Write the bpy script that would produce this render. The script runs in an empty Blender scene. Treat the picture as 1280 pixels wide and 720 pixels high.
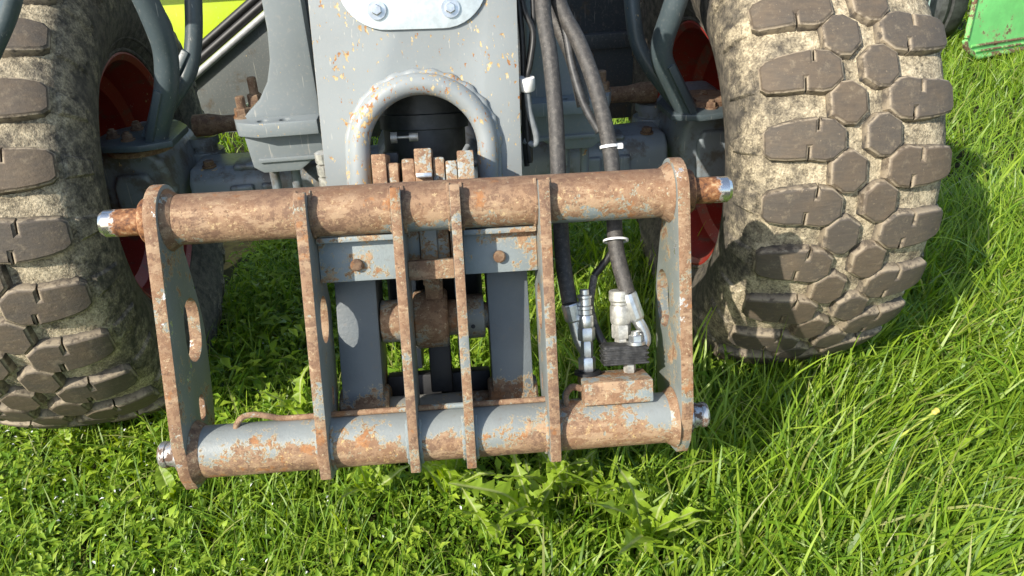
import bpy, bmesh, math, random
import numpy as np
from mathutils import Vector, Matrix

R = math.radians
random.seed(7)
rng = np.random.default_rng(11)
scene = bpy.context.scene
col = scene.collection

# ------------------------------------------------------------------ camera
CAM_LOC = Vector((0.055, 0.0, 1.28))
YAW, PITCH, ROLL = R(4.0), R(28.0), R(3.2)
Fv = Vector((math.sin(YAW) * math.cos(PITCH), math.cos(YAW) * math.cos(PITCH), -math.sin(PITCH)))
Rt = Vector((math.cos(YAW), -math.sin(YAW), 0))
Up = Rt.cross(Fv)
Rt2 = Rt * math.cos(ROLL) - Up * math.sin(ROLL)
Up2 = Up * math.cos(ROLL) + Rt * math.sin(ROLL)
cam_d = bpy.data.cameras.new('camera')
cam_d.sensor_width = 36.0
cam_d.lens = 36.0 * 950.0 / 1280.0
cam_d.clip_start = 0.02
cam_d.clip_end = 500.0
cam = bpy.data.objects.new('camera', cam_d)
m = Matrix((Rt2, Up2, -Fv)).transposed().to_4x4()
m.translation = CAM_LOC
cam.matrix_world = m
col.objects.link(cam)
scene.camera = cam

# ------------------------------------------------------------------ sky, sun, exposure
SUN_AZ, SUN_EL = R(47.0), R(34.0)      # the sun stands behind the camera, to its left
to_sun = Vector((-math.sin(SUN_AZ) * math.cos(SUN_EL), -math.cos(SUN_AZ) * math.cos(SUN_EL), math.sin(SUN_EL)))
world = bpy.data.worlds.new('World')
scene.world = world
world.use_nodes = True
wn = world.node_tree
bg = wn.nodes['Background']
sky = wn.nodes.new('ShaderNodeTexSky')
sky.sky_type = 'NISHITA'
sky.sun_disc = False
sky.sun_elevation = SUN_EL
sky.sun_rotation = math.atan2(to_sun.x, to_sun.y)
wn.links.new(sky.outputs[0], bg.inputs[0])
bg.inputs[1].default_value = 0.15
sun_d = bpy.data.lights.new('sun', 'SUN')
sun_d.energy = 4.4
sun_d.angle = R(0.53)
sun_d.color = (1.0, 0.93, 0.82)
sun = bpy.data.objects.new('sun', sun_d)
sun.rotation_euler = (-to_sun).to_track_quat('-Z', 'Y').to_euler()
col.objects.link(sun)
scene.view_settings.view_transform = 'Standard'
scene.view_settings.look = 'None'
scene.view_settings.gamma = 1.0
scene.view_settings.use_curve_mapping = False
scene.view_settings.exposure = 0.68
scene.render.engine = 'CYCLES'
scene.cycles.max_bounces = 8
scene.cycles.transparent_max_bounces = 4
scene.cycles.use_denoising = True


# ------------------------------------------------------------------ node helpers
class NT:
    def __init__(self, name):
        self.m = bpy.data.materials.new(name)
        self.m.use_nodes = True
        self.t = self.m.node_tree
        self.b = self.t.nodes['Principled BSDF']
        self.out = self.t.nodes['Material Output']
        g = self.t.nodes.new('ShaderNodeNewGeometry')
        self.pos = g.outputs['Position']
        self.nrm = g.outputs['Normal']

    def link(self, a, b):
        self.t.links.new(a, b)

    def setv(self, sock, v):
        if hasattr(v, 'is_output'):
            self.link(v, sock)
        else:
            if isinstance(v, tuple) and len(v) == 3 and sock.type == 'RGBA':
                v = (*v, 1)
            sock.default_value = v

    def noise(self, scale, detail=4, rough=0.6, vec=None, dist=0.0):
        n = self.t.nodes.new('ShaderNodeTexNoise')
        n.inputs['Scale'].default_value = scale
        n.inputs['Detail'].default_value = detail
        n.inputs['Roughness'].default_value = rough
        n.inputs['Distortion'].default_value = dist
        self.link(vec if vec is not None else self.pos, n.inputs['Vector'])
        return n.outputs['Fac']

    def voro(self, scale, vec=None, out='Distance', feature='F1'):
        n = self.t.nodes.new('ShaderNodeTexVoronoi')
        n.feature = feature
        n.inputs['Scale'].default_value = scale
        self.link(vec if vec is not None else self.pos, n.inputs['Vector'])
        return n.outputs[out]

    def scaled(self, s, loc=(0, 0, 0), rot=(0, 0, 0)):
        n = self.t.nodes.new('ShaderNodeMapping')
        n.inputs['Scale'].default_value = s
        n.inputs['Location'].default_value = loc
        n.inputs['Rotation'].default_value = rot
        self.link(self.pos, n.inputs['Vector'])
        return n.outputs[0]

    def math(self, op, a, b=0.0, c=0.0, clamp=False):
        n = self.t.nodes.new('ShaderNodeMath')
        n.operation = op
        n.use_clamp = clamp
        self.setv(n.inputs[0], a)
        self.setv(n.inputs[1], b)
        self.setv(n.inputs[2], c)
        return n.outputs[0]

    def step(self, v, lo, hi):
        n = self.t.nodes.new('ShaderNodeMapRange')
        n.interpolation_type = 'SMOOTHSTEP'
        self.setv(n.inputs[0], v)
        n.inputs[1].default_value = lo
        n.inputs[2].default_value = hi
        return n.outputs[0]

    def mix(self, f, a, b):
        n = self.t.nodes.new('ShaderNodeMix')
        n.data_type = 'RGBA'
        self.setv(n.inputs[0], f)
        self.setv(n.inputs[6], a)
        self.setv(n.inputs[7], b)
        return n.outputs[2]

    def ramp(self, v, stops):
        n = self.t.nodes.new('ShaderNodeValToRGB')
        r = n.color_ramp
        while len(r.elements) < len(stops):
            r.elements.new(0.5)
        for e, (p, c) in zip(r.elements, stops):
            e.position = p
            e.color = (*c, 1)
        self.setv(n.inputs[0], v)
        return n.outputs[0]

    def sep(self, v):
        n = self.t.nodes.new('ShaderNodeSeparateXYZ')
        self.link(v, n.inputs[0])
        return n.outputs

    def bump(self, h, dist=0.002, strength=1.0):
        n = self.t.nodes.new('ShaderNodeBump')
        n.inputs['Distance'].default_value = dist
        n.inputs['Strength'].default_value = strength
        self.link(h, n.inputs['Height'])
        self.link(n.outputs[0], self.b.inputs['Normal'])

    def base(self, c, rough=0.6, metal=0.0, spec=0.5):
        self.setv(self.b.inputs['Base Color'], c)
        self.setv(self.b.inputs['Roughness'], rough)
        self.setv(self.b.inputs['Metallic'], metal)
        self.b.inputs['Specular IOR Level'].default_value = spec
        return self.m


M = {}
PAINT = (0.225, 0.26, 0.265)


def rusty(name, bias, paint=PAINT, dark=1.0, gradz=None, bare=0.0, yellow=0.35, faces=0.0, edgez=False):
    """grey paint eaten by rust; bias raises the rusted share"""
    t = NT(name)
    n1 = t.noise(7, 3)
    n2 = t.noise(34, 5, 0.65)
    n3 = t.noise(190, 4, 0.7)
    s = t.math('MULTIPLY', n1, 0.55)
    s = t.math('MULTIPLY_ADD', n2, 0.5, s)
    s = t.math('MULTIPLY_ADD', n3, 0.30, s)
    s = t.math('ADD', s, bias - 0.675)
    if gradz:
        z = t.sep(t.pos)[2]
        g = t.math('MULTIPLY', t.math('SUBTRACT', gradz[0], z), gradz[1])
        g = t.math('MINIMUM', t.math('MAXIMUM', g, -0.10), 0.13)
        s = t.math('ADD', s, g)
    if faces:
        nx = t.math('ABSOLUTE', t.sep(t.nrm)[0])
        s = t.math('ADD', s, t.math('MULTIPLY', t.step(nx, 0.5, 0.8), -faces))
    mask = t.step(s, -0.008, 0.012)
    edge = t.math('MULTIPLY', t.step(s, -0.035, -0.004), t.math('SUBTRACT', 1.0, t.step(s, 0.0, 0.03)))
    d = dark
    k_ = lambda *c_: tuple(x_ * d for x_ in c_)
    r1 = t.noise(150, 6, 0.8)
    streak = t.noise(38, 6, 0.7, t.scaled((0.35, 1.0, 1.0)))
    big = t.noise(9, 4, 0.6)
    rust = t.mix(t.step(big, 0.38, 0.62), k_(0.185, 0.108, 0.068), k_(0.255, 0.140, 0.075))
    rust = t.mix(t.math('MULTIPLY', t.step(t.noise(70, 8, 0.78), 0.46, 0.54), 0.75), rust, k_(0.34, 0.215, 0.125))
    rust = t.mix(t.math('MULTIPLY', t.step(streak, 0.53, 0.60), 0.7), rust, k_(0.43, 0.295, 0.180))
    fleck = t.math('MULTIPLY', t.step(t.noise(105, 8, 0.8), 0.575, 0.605), t.math('MULTIPLY_ADD', t.step(big, 0.35, 0.6), 0.6, 0.4))
    rust = t.mix(t.math('MULTIPLY', fleck, 0.85), rust, t.mix(yellow, k_(0.56, 0.46, 0.33), k_(0.66, 0.47, 0.20)))
    orange = t.step(t.noise(17, 6, 0.7), 0.59, 0.64)
    rust = t.mix(t.math('MULTIPLY', orange, 0.6), rust, t.mix(r1, k_(0.22, 0.075, 0.02), k_(0.52, 0.22, 0.06)))
    pits = t.step(t.noise(125, 5, 0.7, t.scaled((1, 1, 1), (3.1, 1.7, 0.4))), 0.59, 0.64)
    rust = t.mix(t.math('MULTIPLY', pits, 0.55), rust, k_(0.070, 0.038, 0.025))
    if edgez:
        zz = t.sep(t.nrm)[2]
        rust = t.mix(t.math('MULTIPLY', t.step(zz, 0.55, 0.95), 0.55), rust, k_(0.12, 0.062, 0.036))
    pn = t.noise(5, 4)
    pcol = t.mix(t.step(pn, 0.3, 0.7), tuple(x * 0.85 for x in paint), tuple(x * 1.12 for x in paint))
    grime = t.step(t.noise(60, 5, 0.7), 0.56, 0.75)
    pcol = t.mix(t.math('MULTIPLY', grime, 0.4), pcol, (0.16, 0.13, 0.10))
    c = t.mix(mask, pcol, rust)
    c = t.mix(t.math('MULTIPLY', edge, 0.45), c, (0.52, 0.42, 0.24))
    rough = t.math('MULTIPLY_ADD', mask, 0.34, 0.46)
    metal = 0.0
    if bare:
        bm_ = t.step(t.math('ADD', t.noise(18, 5, 0.7), bare - 0.5), 0.10, 0.14)
        c = t.mix(bm_, c, (0.60, 0.60, 0.58))
        metal = t.math('MULTIPLY', bm_, 0.75)
        rough = t.math('MULTIPLY_ADD', bm_, -0.35, rough)
    h = t.math('MULTIPLY_ADD', n3, 0.5, t.math('MULTIPLY', t.math('MULTIPLY', mask, r1), 0.9))
    t.bump(h, 0.0022, 0.7)
    M[name] = t.base(c, rough, metal)
    return M[name]


def painted(name, colr, chips=0.5, chipcol=(0.50, 0.36, 0.16), rough=0.42, dust=0.25, scale=1.0, dirt=0.0, edge=False):
    t = NT(name)
    base = t.mix(t.step(t.noise(3.5, 4), 0.3, 0.7), tuple(x * 0.9 for x in colr), tuple(x * 1.08 for x in colr))
    fine = t.step(t.noise(140, 5, 0.7), 0.52, 0.72)
    base = t.mix(t.math('MULTIPLY', fine, dust), base, (0.36, 0.33, 0.28))
    if dirt:
        dz = t.step(t.noise(13, 6, 0.7), 0.60 - dirt * 0.25, 0.72 - dirt * 0.2)
        base = t.mix(t.math('MULTIPLY', dz, 0.75), base, (0.10, 0.078, 0.055))
    clump = t.step(t.noise(9 * scale, 2), 0.50, 0.66)
    v1 = t.noise(75 * scale, 3, 0.6, t.scaled((1.2, 1.2, 0.55), rot=(0, R(28), 0)))
    v2 = t.noise(120 * scale, 4, 0.65)
    chip = t.step(t.math('ADD', t.math('MULTIPLY_ADD', clump, 0.10, v1), t.math('MULTIPLY', v2, 0.25)), 0.90 - 0.1 * chips, 0.915 - 0.1 * chips)
    cc = t.ramp(t.noise(60, 3), [(0.40, (0.30, 0.13, 0.045)), (0.52, chipcol), (0.70, (0.62, 0.54, 0.36))])
    if edge:
        nx = t.step(t.math('ABSOLUTE', t.sep(t.nrm)[0]), 0.35, 0.7)
        chip = t.math('MAXIMUM', chip, t.math('MULTIPLY', nx, t.step(v2, 0.42, 0.5)))
    c = t.mix(chip, base, cc)
    scratch = t.step(t.noise(30, 2, 0.5, t.scaled((7, 7, 0.35), rot=(0, R(-12), 0))), 0.69, 0.73)
    c = t.mix(t.math('MULTIPLY', scratch, 0.45), c, (0.50, 0.48, 0.42))
    t.bump(t.math('ADD', t.math('MULTIPLY', chip, -0.6), t.math('MULTIPLY', v2, 0.25)), 0.0012, 0.6)
    rr = t.math('MULTIPLY_ADD', chip, 0.3, t.math('MULTIPLY_ADD', fine, 0.25, rough))
    M[name] = t.base(c, rr)
    return M[name]


rusty('rust_tube', 0.060, gradz=(0.800, -2.6), edgez=True, yellow=0.6)
rusty('rust_block', 0.015)
rusty('rust_pipe', 0.09, dark=0.9)
rusty('rust_weld', 0.10, dark=0.8)
rusty('rust_tube_low', -0.005, gradz=(0.458, 4.0), yellow=1.0, paint=(0.215, 0.235, 0.23))
rusty('rust_plate', 0.075, dark=0.85, faces=0.17, paint=(0.19, 0.21, 0.205))
rusty('rust_edge', 0.085, dark=0.9, bare=-0.02, faces=0.16, paint=(0.19, 0.21, 0.20))
rusty('rust_web', -0.045)
rusty('rust_pin', -0.01, dark=0.8, paint=(0.22, 0.22, 0.20))
rusty('rust_eye', 0.05, paint=(0.26, 0.29, 0.29))
rusty('rust_bolt', 0.30, dark=0.55)
rusty('rust_rod', 0.30, dark=0.75)
rusty('dark_arm', -0.095, paint=(0.105, 0.122, 0.130), dark=0.7, gradz=(0.50, 5.0))
rusty('green_paint', -0.105, paint=(0.20, 0.64, 0.20), dark=0.55)
rusty('green_rail', 0.045, paint=(0.22, 0.60, 0.17), dark=0.5)
painted('boom_paint', (0.252, 0.276, 0.278), chips=1.1, scale=1.5, edge=True)
painted('boom_side', (0.25, 0.285, 0.295), chips=0.4)
painted('arch_paint', (0.25, 0.274, 0.277), chips=1.5, scale=1.9)
painted('chassis_paint', (0.20, 0.228, 0.238), chips=0.2, dust=0.35)
painted('axle_paint', (0.20, 0.23, 0.25), chips=0.3, dust=0.18, dirt=0.5, rough=0.35)
painted('stay_paint', (0.062, 0.084, 0.092), chips=0.0, dust=0.15, rough=0.38)
painted('panel_paint', (0.135, 0.148, 0.145), chips=0.0, dust=0.45, dirt=0.25)
painted('panel_shaded', (0.052, 0.062, 0.07), chips=0.0, dust=0.3, dirt=0.3)  # panel grey darkened, the boom's shade put into the colour
painted('lime_paint', (0.46, 0.60, 0.02), chips=0.0, dust=0.1, rough=0.35)
painted('rim_red', (0.26, 0.020, 0.012), chips=0.0, dust=0.12, dirt=0.35, rough=0.5)
painted('blue_strip', (0.42, 0.52, 0.52), chips=1.0)


def simple(name, c, rough, metal=0.0, var=0.25, scale=40, bumpd=0.0):
    t = NT(name)
    n = t.noise(scale, 5, 0.65)
    cc = t.mix(t.step(n, 0.35, 0.65), tuple(x * (1 - var) for x in c), tuple(min(1, x * (1 + var)) for x in c))
    if bumpd:
        t.bump(n, bumpd, 0.8)
    M[name] = t.base(cc, rough, metal)


simple('galvanised', (0.62, 0.68, 0.69), 0.42, 0.55, 0.10, 55)
simple('steel', (0.60, 0.61, 0.60), 0.33, 0.9, 0.18, 60)
simple('zinc_dull', (0.50, 0.49, 0.44), 0.5, 0.6, 0.25, 90)
simple('black_gap', (0.012, 0.012, 0.013), 0.6, 0, 0.3, 30)
simple('cable_black', (0.022, 0.022, 0.022), 0.45, 0, 0.3, 60)
simple('conduit', (0.045, 0.045, 0.045), 0.5, 0, 0.4, 80)
simple('cable_grey', (0.20, 0.22, 0.23), 0.45, 0, 0.15, 80)
simple('braid', (0.14, 0.125, 0.11), 0.7, 0, 0.5, 300, 0.001)
simple('white_plastic', (0.78, 0.78, 0.76), 0.35, 0, 0.06, 50)
simple('tape_black', (0.03, 0.03, 0.03), 0.6, 0, 0.5, 90, 0.002)
simple('rubber_strip', (0.012, 0.012, 0.012), 0.5, 0, 0.3, 60)
simple('strip_metal', (0.34, 0.35, 0.35), 0.6, 0.2, 0.1, 50)
simple('cylinder_dark', (0.065, 0.068, 0.068), 0.5, 0.2, 0.4, 14)
simple('straw', (0.42, 0.31, 0.17), 0.7, 0, 0.2, 40)

# worn black hose with dusty rub marks
t = NT('hose')
dz = t.step(t.noise(110, 6, 0.75), 0.40, 0.75)
c = t.mix(dz, (0.040, 0.037, 0.034), (0.105, 0.096, 0.084))
c = t.mix(t.math('MULTIPLY', t.step(t.noise(260, 3, 0.6), 0.62, 0.7), 0.5), c, (0.22, 0.20, 0.17))
t.bump(t.noise(240, 3), 0.0008, 0.7)
M['hose'] = t.base(c, 0.62)

# chrome pin end with a rusty collar left on it
t = NT('chrome_pin')
x = t.sep(t.pos)[0]
ax = t.math('ABSOLUTE', x)
rs = t.math('ADD', t.math('MULTIPLY', t.noise(60, 5, 0.7), 0.05), ax)
msk = t.step(rs, 0.522, 0.530)
rustc = t.ramp(t.noise(90, 5, 0.7), [(0.38, (0.07, 0.028, 0.015)), (0.55, (0.26, 0.11, 0.04)), (0.7, (0.45, 0.30, 0.16))])
M['chrome_pin'] = t.base(t.mix(msk, rustc, (0.70, 0.69, 0.66)), t.math('MULTIPLY_ADD', msk, -0.52, 0.75), t.math('MULTIPLY', msk, 0.95))

t = NT('pin_worn')
msk = t.step(t.noise(45, 5, 0.7), 0.44, 0.54)
M['pin_worn'] = t.base(t.mix(msk, (0.12, 0.07, 0.045), (0.62, 0.62, 0.60)), t.math('MULTIPLY_ADD', msk, -0.35, 0.75), t.math('MULTIPLY', msk, 0.9))

# tyre carcass: dark rubber caked with dry sandy mud in the grooves
t = NT('tyre_mud')
n1 = t.noise(9, 5, 0.65)
n2 = t.noise(42, 6, 0.7)
n3 = t.noise(210, 4, 0.7)
s = t.math('MULTIPLY_ADD', n2, 0.45, t.math('MULTIPLY', n1, 0.95))
s = t.math('MULTIPLY_ADD', n3, 0.2, s)
obx = t.t.nodes.new('ShaderNodeAttribute')
obx.attribute_name = 'rad'
radv = obx.outputs['Fac']
s = t.math('ADD', s, t.math('MULTIPLY', t.math('SUBTRACT', radv, 0.535), 1.9, clamp=False))
mud = t.step(s, 0.66, 1.00)
mudc = t.ramp(t.math('MULTIPLY_ADD', n3, 0.55, t.math('MULTIPLY', n2, 0.5)), [(0.38, (0.18, 0.148, 0.100)), (0.50, (0.38, 0.32, 0.215)), (0.64, (0.62, 0.53, 0.365))])
rub = t.mix(t.step(n2, 0.35, 0.65), (0.060, 0.054, 0.046), (0.155, 0.135, 0.105))
pit = t.math('MULTIPLY', t.step(t.noise(130, 3, 0.6), 0.56, 0.62), t.step(n1, 0.40, 0.60))
c = t.mix(mud, rub, mudc)
c = t.mix(t.math('MULTIPLY', pit, 0.5), c, (0.075, 0.065, 0.052))
t.bump(t.math('ADD', t.math('MULTIPLY', mud, 0.7), t.math('ADD', t.math('MULTIPLY', n3, 0.5), t.math('MULTIPLY', n2, 0.6))), 0.005, 0.9)
M['tyre_mud'] = t.base(c, 0.85, 0, 0.3)

# tread blocks: worn brown-grey rubber, dusty chipped rims (attribute rim = 1 at the top edge)
t = NT('tread_rubber')
a = t.t.nodes.new('ShaderNodeAttribute')
a.attribute_name = 'rim'
rim = a.outputs['Fac']
n1 = t.noise(11, 3, 0.5)
n2 = t.noise(95, 6, 0.72)
n4 = t.noise(48, 4, 0.7, t.scaled((0.5, 1.0, 3.2)))
n5 = t.noise(34, 5, 0.65)
top = t.ramp(t.math('ADD', t.math('MULTIPLY', n1, 0.35), t.math('ADD', t.math('MULTIPLY', n2, 0.25), t.math('MULTIPLY', n4, 0.40))),
             [(0.34, (0.070, 0.060, 0.050)), (0.48, (0.086, 0.073, 0.059)), (0.56, (0.102, 0.084, 0.064)), (0.70, (0.135, 0.106, 0.076))])
a3 = t.t.nodes.new('ShaderNodeAttribute')
a3.attribute_name = 'across'
sand = t.step(t.math('ADD', t.math('MULTIPLY_ADD', n5, 0.7, t.math('MULTIPLY', n2, 0.3)), t.math('MULTIPLY', t.math('SUBTRACT', a3.outputs['Fac'], 0.19), 2.6)), 0.56, 0.80)
top = t.mix(t.math('MULTIPLY', sand, 0.65), top, t.mix(n2, (0.18, 0.145, 0.095), (0.46, 0.38, 0.25)))
speck = t.step(t.noise(160, 3, 0.6), 0.66, 0.72)
top = t.mix(t.math('MULTIPLY', speck, 0.5), top, (0.34, 0.27, 0.18))
oi = t.t.nodes.new('ShaderNodeObjectInfo')
brown = t.step(t.math('MULTIPLY_ADD', t.noise(26, 3, 0.5), 0.7, t.math('MULTIPLY', oi.outputs['Random'], 0.35)), 0.34, 0.72)
top = t.mix(t.math('MULTIPLY', brown, 0.5), top, t.mix(n4, (0.085, 0.062, 0.042), (0.185, 0.132, 0.082)))
dustm = t.step(t.noise(42, 6, 0.75), 0.52, 0.74)
top = t.mix(t.math('MULTIPLY', dustm, 0.45), top, (0.30, 0.245, 0.165))
rimmask = t.math('MULTIPLY', t.step(rim, 0.15, 0.85), t.step(t.noise(60, 4, 0.6), 0.36, 0.54))
c = t.mix(t.math('MULTIPLY', rimmask, 0.75), top, (0.37, 0.305, 0.215))
a2 = t.t.nodes.new('ShaderNodeAttribute')
a2.attribute_name = 'side'
sidec = t.mix(t.step(n5, 0.46, 0.66), (0.040, 0.038, 0.036), (0.26, 0.215, 0.145))  # side walls: dark rubber and mud, with groove shade put into the colour
c = t.mix(a2.outputs['Fac'], c, sidec)
t.bump(t.math('ADD', n2, t.math('MULTIPLY', n4, 0.6)), 0.0020, 0.7)
M['tread_rubber'] = t.base(c, 0.72, 0, 0.35)

# soil
t = NT('soil')
M['soil'] = t.base(t.ramp(t.noise(30, 6, 0.7), [(0.35, (0.018, 0.016, 0.009)), (0.55, (0.035, 0.035, 0.014)), (0.75, (0.06, 0.05, 0.025))]), 0.95, 0, 0.1)


def leafmat(name, rough=0.42, trans=0.38):
    t = NT(name)
    a = t.t.nodes.new('ShaderNodeAttribute')
    a.attribute_name = 'tint'
    c = a.outputs['Color']
    M[name] = t.base(c, rough, 0, 0.45)
    tr = t.t.nodes.new('ShaderNodeBsdfTranslucent')
    hs = t.t.nodes.new('ShaderNodeHueSaturation')
    hs.inputs['Hue'].default_value = 0.485
    hs.inputs['Saturation'].default_value = 1.1
    hs.inputs['Value'].default_value = 1.5
    t.link(c, hs.inputs['Color'])
    t.link(hs.outputs[0], tr.inputs['Color'])
    mx = t.t.nodes.new('ShaderNodeMixShader')
    mx.inputs[0].default_value = trans
    t.link(t.b.outputs[0], mx.inputs[1])
    t.link(tr.outputs[0], mx.inputs[2])
    t.link(mx.outputs[0], t.out.inputs['Surface'])
    return M[name]


leafmat('grass_blade')
leafmat('weed_leaf', 0.48, 0.34)
simple('petal_white', (0.75, 0.76, 0.74), 0.5, 0, 0.1, 60)
simple('flower_yellow', (0.60, 0.50, 0.10), 0.6, 0, 0.15, 60)
simple('stalk_green', (0.42, 0.48, 0.08), 0.5, 0, 0.15, 60)


# ------------------------------------------------------------------ object helpers
def tag(o, label=None, cat=None, group=None, kind=None):
    for k, v in (('label', label), ('category', cat), ('group', group), ('kind', kind)):
        if v:
            o[k] = v
    return o


def empty(name, loc, parent=None):
    o = bpy.data.objects.new(name, None)
    o.empty_display_size = 0.1
    o.location = loc
    col.objects.link(o)
    o['_w'] = tuple(loc)
    if parent is not None:
        pw = Vector(parent['_w'])
        o.parent = parent
        o.location = Vector(loc) - pw
    return o


def finish(bm, bevel=0.0, seg=2, sharp=38):
    bmesh.ops.remove_doubles(bm, verts=bm.verts[:], dist=1e-5)
    bmesh.ops.recalc_face_normals(bm, faces=bm.faces[:])
    if bevel:
        es = [e for e in bm.edges if len(e.link_faces) == 2 and e.calc_face_angle(0) > R(32)]
        if es:
            try:
                bmesh.ops.bevel(bm, geom=es, offset=bevel, segments=seg, profile=0.6, affect='EDGES', clamp_overlap=True)
            except Exception:
                pass
    for f in bm.faces:
        f.smooth = True


def obj(name, bm, mat, parent=None, bevel=0.0, seg=2, sharp=38, done=False):
    """verts are in world space; a parented object keeps them there"""
    if not done:
        finish(bm, bevel, seg)
    me = bpy.data.meshes.new(name)
    bm.to_mesh(me)
    bm.free()
    me.set_sharp_from_angle(angle=R(sharp))
    me.materials.append(M[mat])
    o = bpy.data.objects.new(name, me)
    col.objects.link(o)
    if parent is not None:
        # put the origin at the part's middle so that it is a tidy child
        n = len(me.vertices)
        co = np.empty(n * 3, dtype=np.float32)
        me.vertices.foreach_get('co', co)
        co = co.reshape(-1, 3)
        c = (co.min(0) + co.max(0)) / 2
        me.vertices.foreach_set('co', (co - c).ravel())
        me.update()
        pw = Vector(parent['_w'])
        o.parent = parent
        o.location = Vector([float(v) for v in c]) - pw
        o['_w'] = tuple(float(v) for v in c)
    else:
        o['_w'] = (0.0, 0.0, 0.0)
    return o


class Frame:
    """local axes: x across, u up along the plate, n out of its front"""
    def __init__(self, O, lean, roll, yaw):
        def g(v):
            v = Vector(v)
            v.rotate(Matrix.Rotation(R(roll), 3, 'Y'))
            v.rotate(Matrix.Rotation(R(yaw), 3, 'Z'))
            return v
        self.O = Vector(O)
        l = R(lean)
        self.X = g((1, 0, 0))
        self.U = g((0, math.sin(l), math.cos(l)))
        self.N = g((0, -math.cos(l), math.sin(l)))

    def __call__(self, x, u, n):
        return self.O + self.X * x + self.U * u + self.N * n


CF = Frame((-0.006, 1.130, 0.620), 19.24, 1.34, -0.63)     # coupler
BF = Frame((-0.001, 1.365, 0.802), 12.7, 2.0, 0)           # boom head
WF = lambda x, y, z: Vector((x, y, z))


def box(bm, F, a0, a1, b0, b1, c0, c1):
    vs = [bm.verts.new(F(x, y, z)) for x in (a0, a1) for y in (b0, b1) for z in (c0, c1)]
    for q in ((0, 1, 3, 2), (4, 6, 7, 5), (0, 4, 5, 1), (2, 3, 7, 6), (0, 2, 6, 4), (1, 5, 7, 3)):
        bm.faces.new([vs[i] for i in q])


def prism(bm, outline, place, t0, t1, holes=()):
    """outline and holes are 2-D loops; place(a, b, t) -> world"""
    loops = [outline] + list(holes)
    tb = bmesh.new()
    es = []
    for lp in loops:
        vs = [tb.verts.new((a, b, 0)) for a, b in lp]
        for i in range(len(vs)):
            es.append(tb.edges.new((vs[i], vs[(i + 1) % len(vs)])))
    if holes:
        bmesh.ops.triangle_fill(tb, use_beauty=True, use_dissolve=False, edges=es)
    else:
        tb.faces.new(tb.verts[:])
    tb.verts.index_update()
    faces = [[v.index for v in f.verts] for f in tb.faces]
    pts = [(v.co.x, v.co.y) for v in tb.verts]
    tb.free()
    lo = [bm.verts.new(place(a, b, t0)) for a, b in pts]
    hi = [bm.verts.new(place(a, b, t1)) for a, b in pts]
    for f in faces:
        bm.faces.new([lo[i] for i in f])
        bm.faces.new([hi[i] for i in reversed(f)])
    k = 0
    for lp in loops:
        n = len(lp)
        for i in range(n):
            j = (i + 1) % n
            bm.faces.new([lo[k + i], lo[k + j], hi[k + j], hi[k + i]])
        k += n


def frames_along(pts):
    n = len(pts)
    T = []
    for i in range(n):
        a = pts[max(i - 1, 0)]
        b = pts[min(i + 1, n - 1)]
        T.append((b - a).normalized())
    ref = Vector((0, 0, 1)) if abs(T[0].z) < 0.9 else Vector((1, 0, 0))
    A = (ref - T[0] * ref.dot(T[0])).normalized()
    out = []
    for t_ in T:
        A = (A - t_ * A.dot(t_)).normalized()
        out.append((A.copy(), t_.cross(A)))
    return out


def tube(bm, pts, r, seg=16, cap=True):
    pts = [Vector(p) for p in pts]
    rs = r if isinstance(r, (list, tuple)) else [r] * len(pts)
    fr = frames_along(pts)
    rings = []
    for p, rr, (A, B) in zip(pts, rs, fr):
        rings.append([bm.verts.new(p + (A * math.cos(2 * math.pi * i / seg) + B * math.sin(2 * math.pi * i / seg)) * rr) for i in range(seg)])
    for q, w in zip(rings, rings[1:]):
        for i in range(seg):
            bm.faces.new((q[i], q[(i + 1) % seg], w[(i + 1) % seg], w[i]))
    if cap:
        bm.faces.new(list(reversed(rings[0])))
        bm.faces.new(rings[-1])


def spline(pts, k=8):
    P = [Vector(p) for p in pts]
    P = [P[0] * 2 - P[1]] + P + [P[-1] * 2 - P[-2]]
    out = []
    for i in range(1, len(P) - 2):
        a, b, c, d = P[i - 1:i + 3]
        for j in range(k):
            t_ = j / k
            out.append(0.5 * ((2 * b) + (c - a) * t_ + (2 * a - 5 * b + 4 * c - d) * t_ * t_ + (3 * b - a - 3 * c + d) * t_ ** 3))
    out.append(P[-2])
    return out


def lathe(bm, c, axis, prof, seg=24):
    """prof: (distance along axis, radius)"""
    axis = Vector(axis).normalized()
    c = Vector(c)
    tube(bm, [c + axis * d for d, r in prof], [max(r, 1e-4) for d, r in prof], seg)


def lathe_exact(bm, c, axis, prof, seg=24):
    axis = Vector(axis).normalized()
    c = Vector(c)
    ref = Vector((0, 0, 1)) if abs(axis.z) < 0.9 else Vector((1, 0, 0))
    A = (ref - axis * ref.dot(axis)).normalized()
    B = axis.cross(A)
    rings = []
    for d, r in prof:
        rings.append([bm.verts.new(c + axis * d + (A * math.cos(2 * math.pi * i / seg) + B * math.sin(2 * math.pi * i / seg)) * max(r, 1e-4)) for i in range(seg)])
    for q, w in zip(rings, rings[1:]):
        for i in range(seg):
            bm.faces.new((q[i], q[(i + 1) % seg], w[(i + 1) % seg], w[i]))
    bm.faces.new(list(reversed(rings[0])))
    bm.faces.new(rings[-1])


def bolt(name, c, axis, r, h, mat, parent, washer=0.0, stud=0.0):
    bm = bmesh.new()
    c = Vector(c)
    z = 0.0
    if washer:
        lathe_exact(bm, c, axis, [(-0.001, washer), (0.004, washer)], 20)
        z = 0.0042
    lathe_exact(bm, c + Vector(axis).normalized() * z, axis, [(0, r), (h * 0.85, r), (h, r * 0.86)], 6)
    if stud:
        lathe_exact(bm, c + Vector(axis).normalized() * (z + h + 0.0002), axis, [(0, r * 0.58), (stud * 0.9, r * 0.58), (stud, r * 0.45)], 14)
    return obj(name, bm, mat, parent, 0.0)


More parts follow.
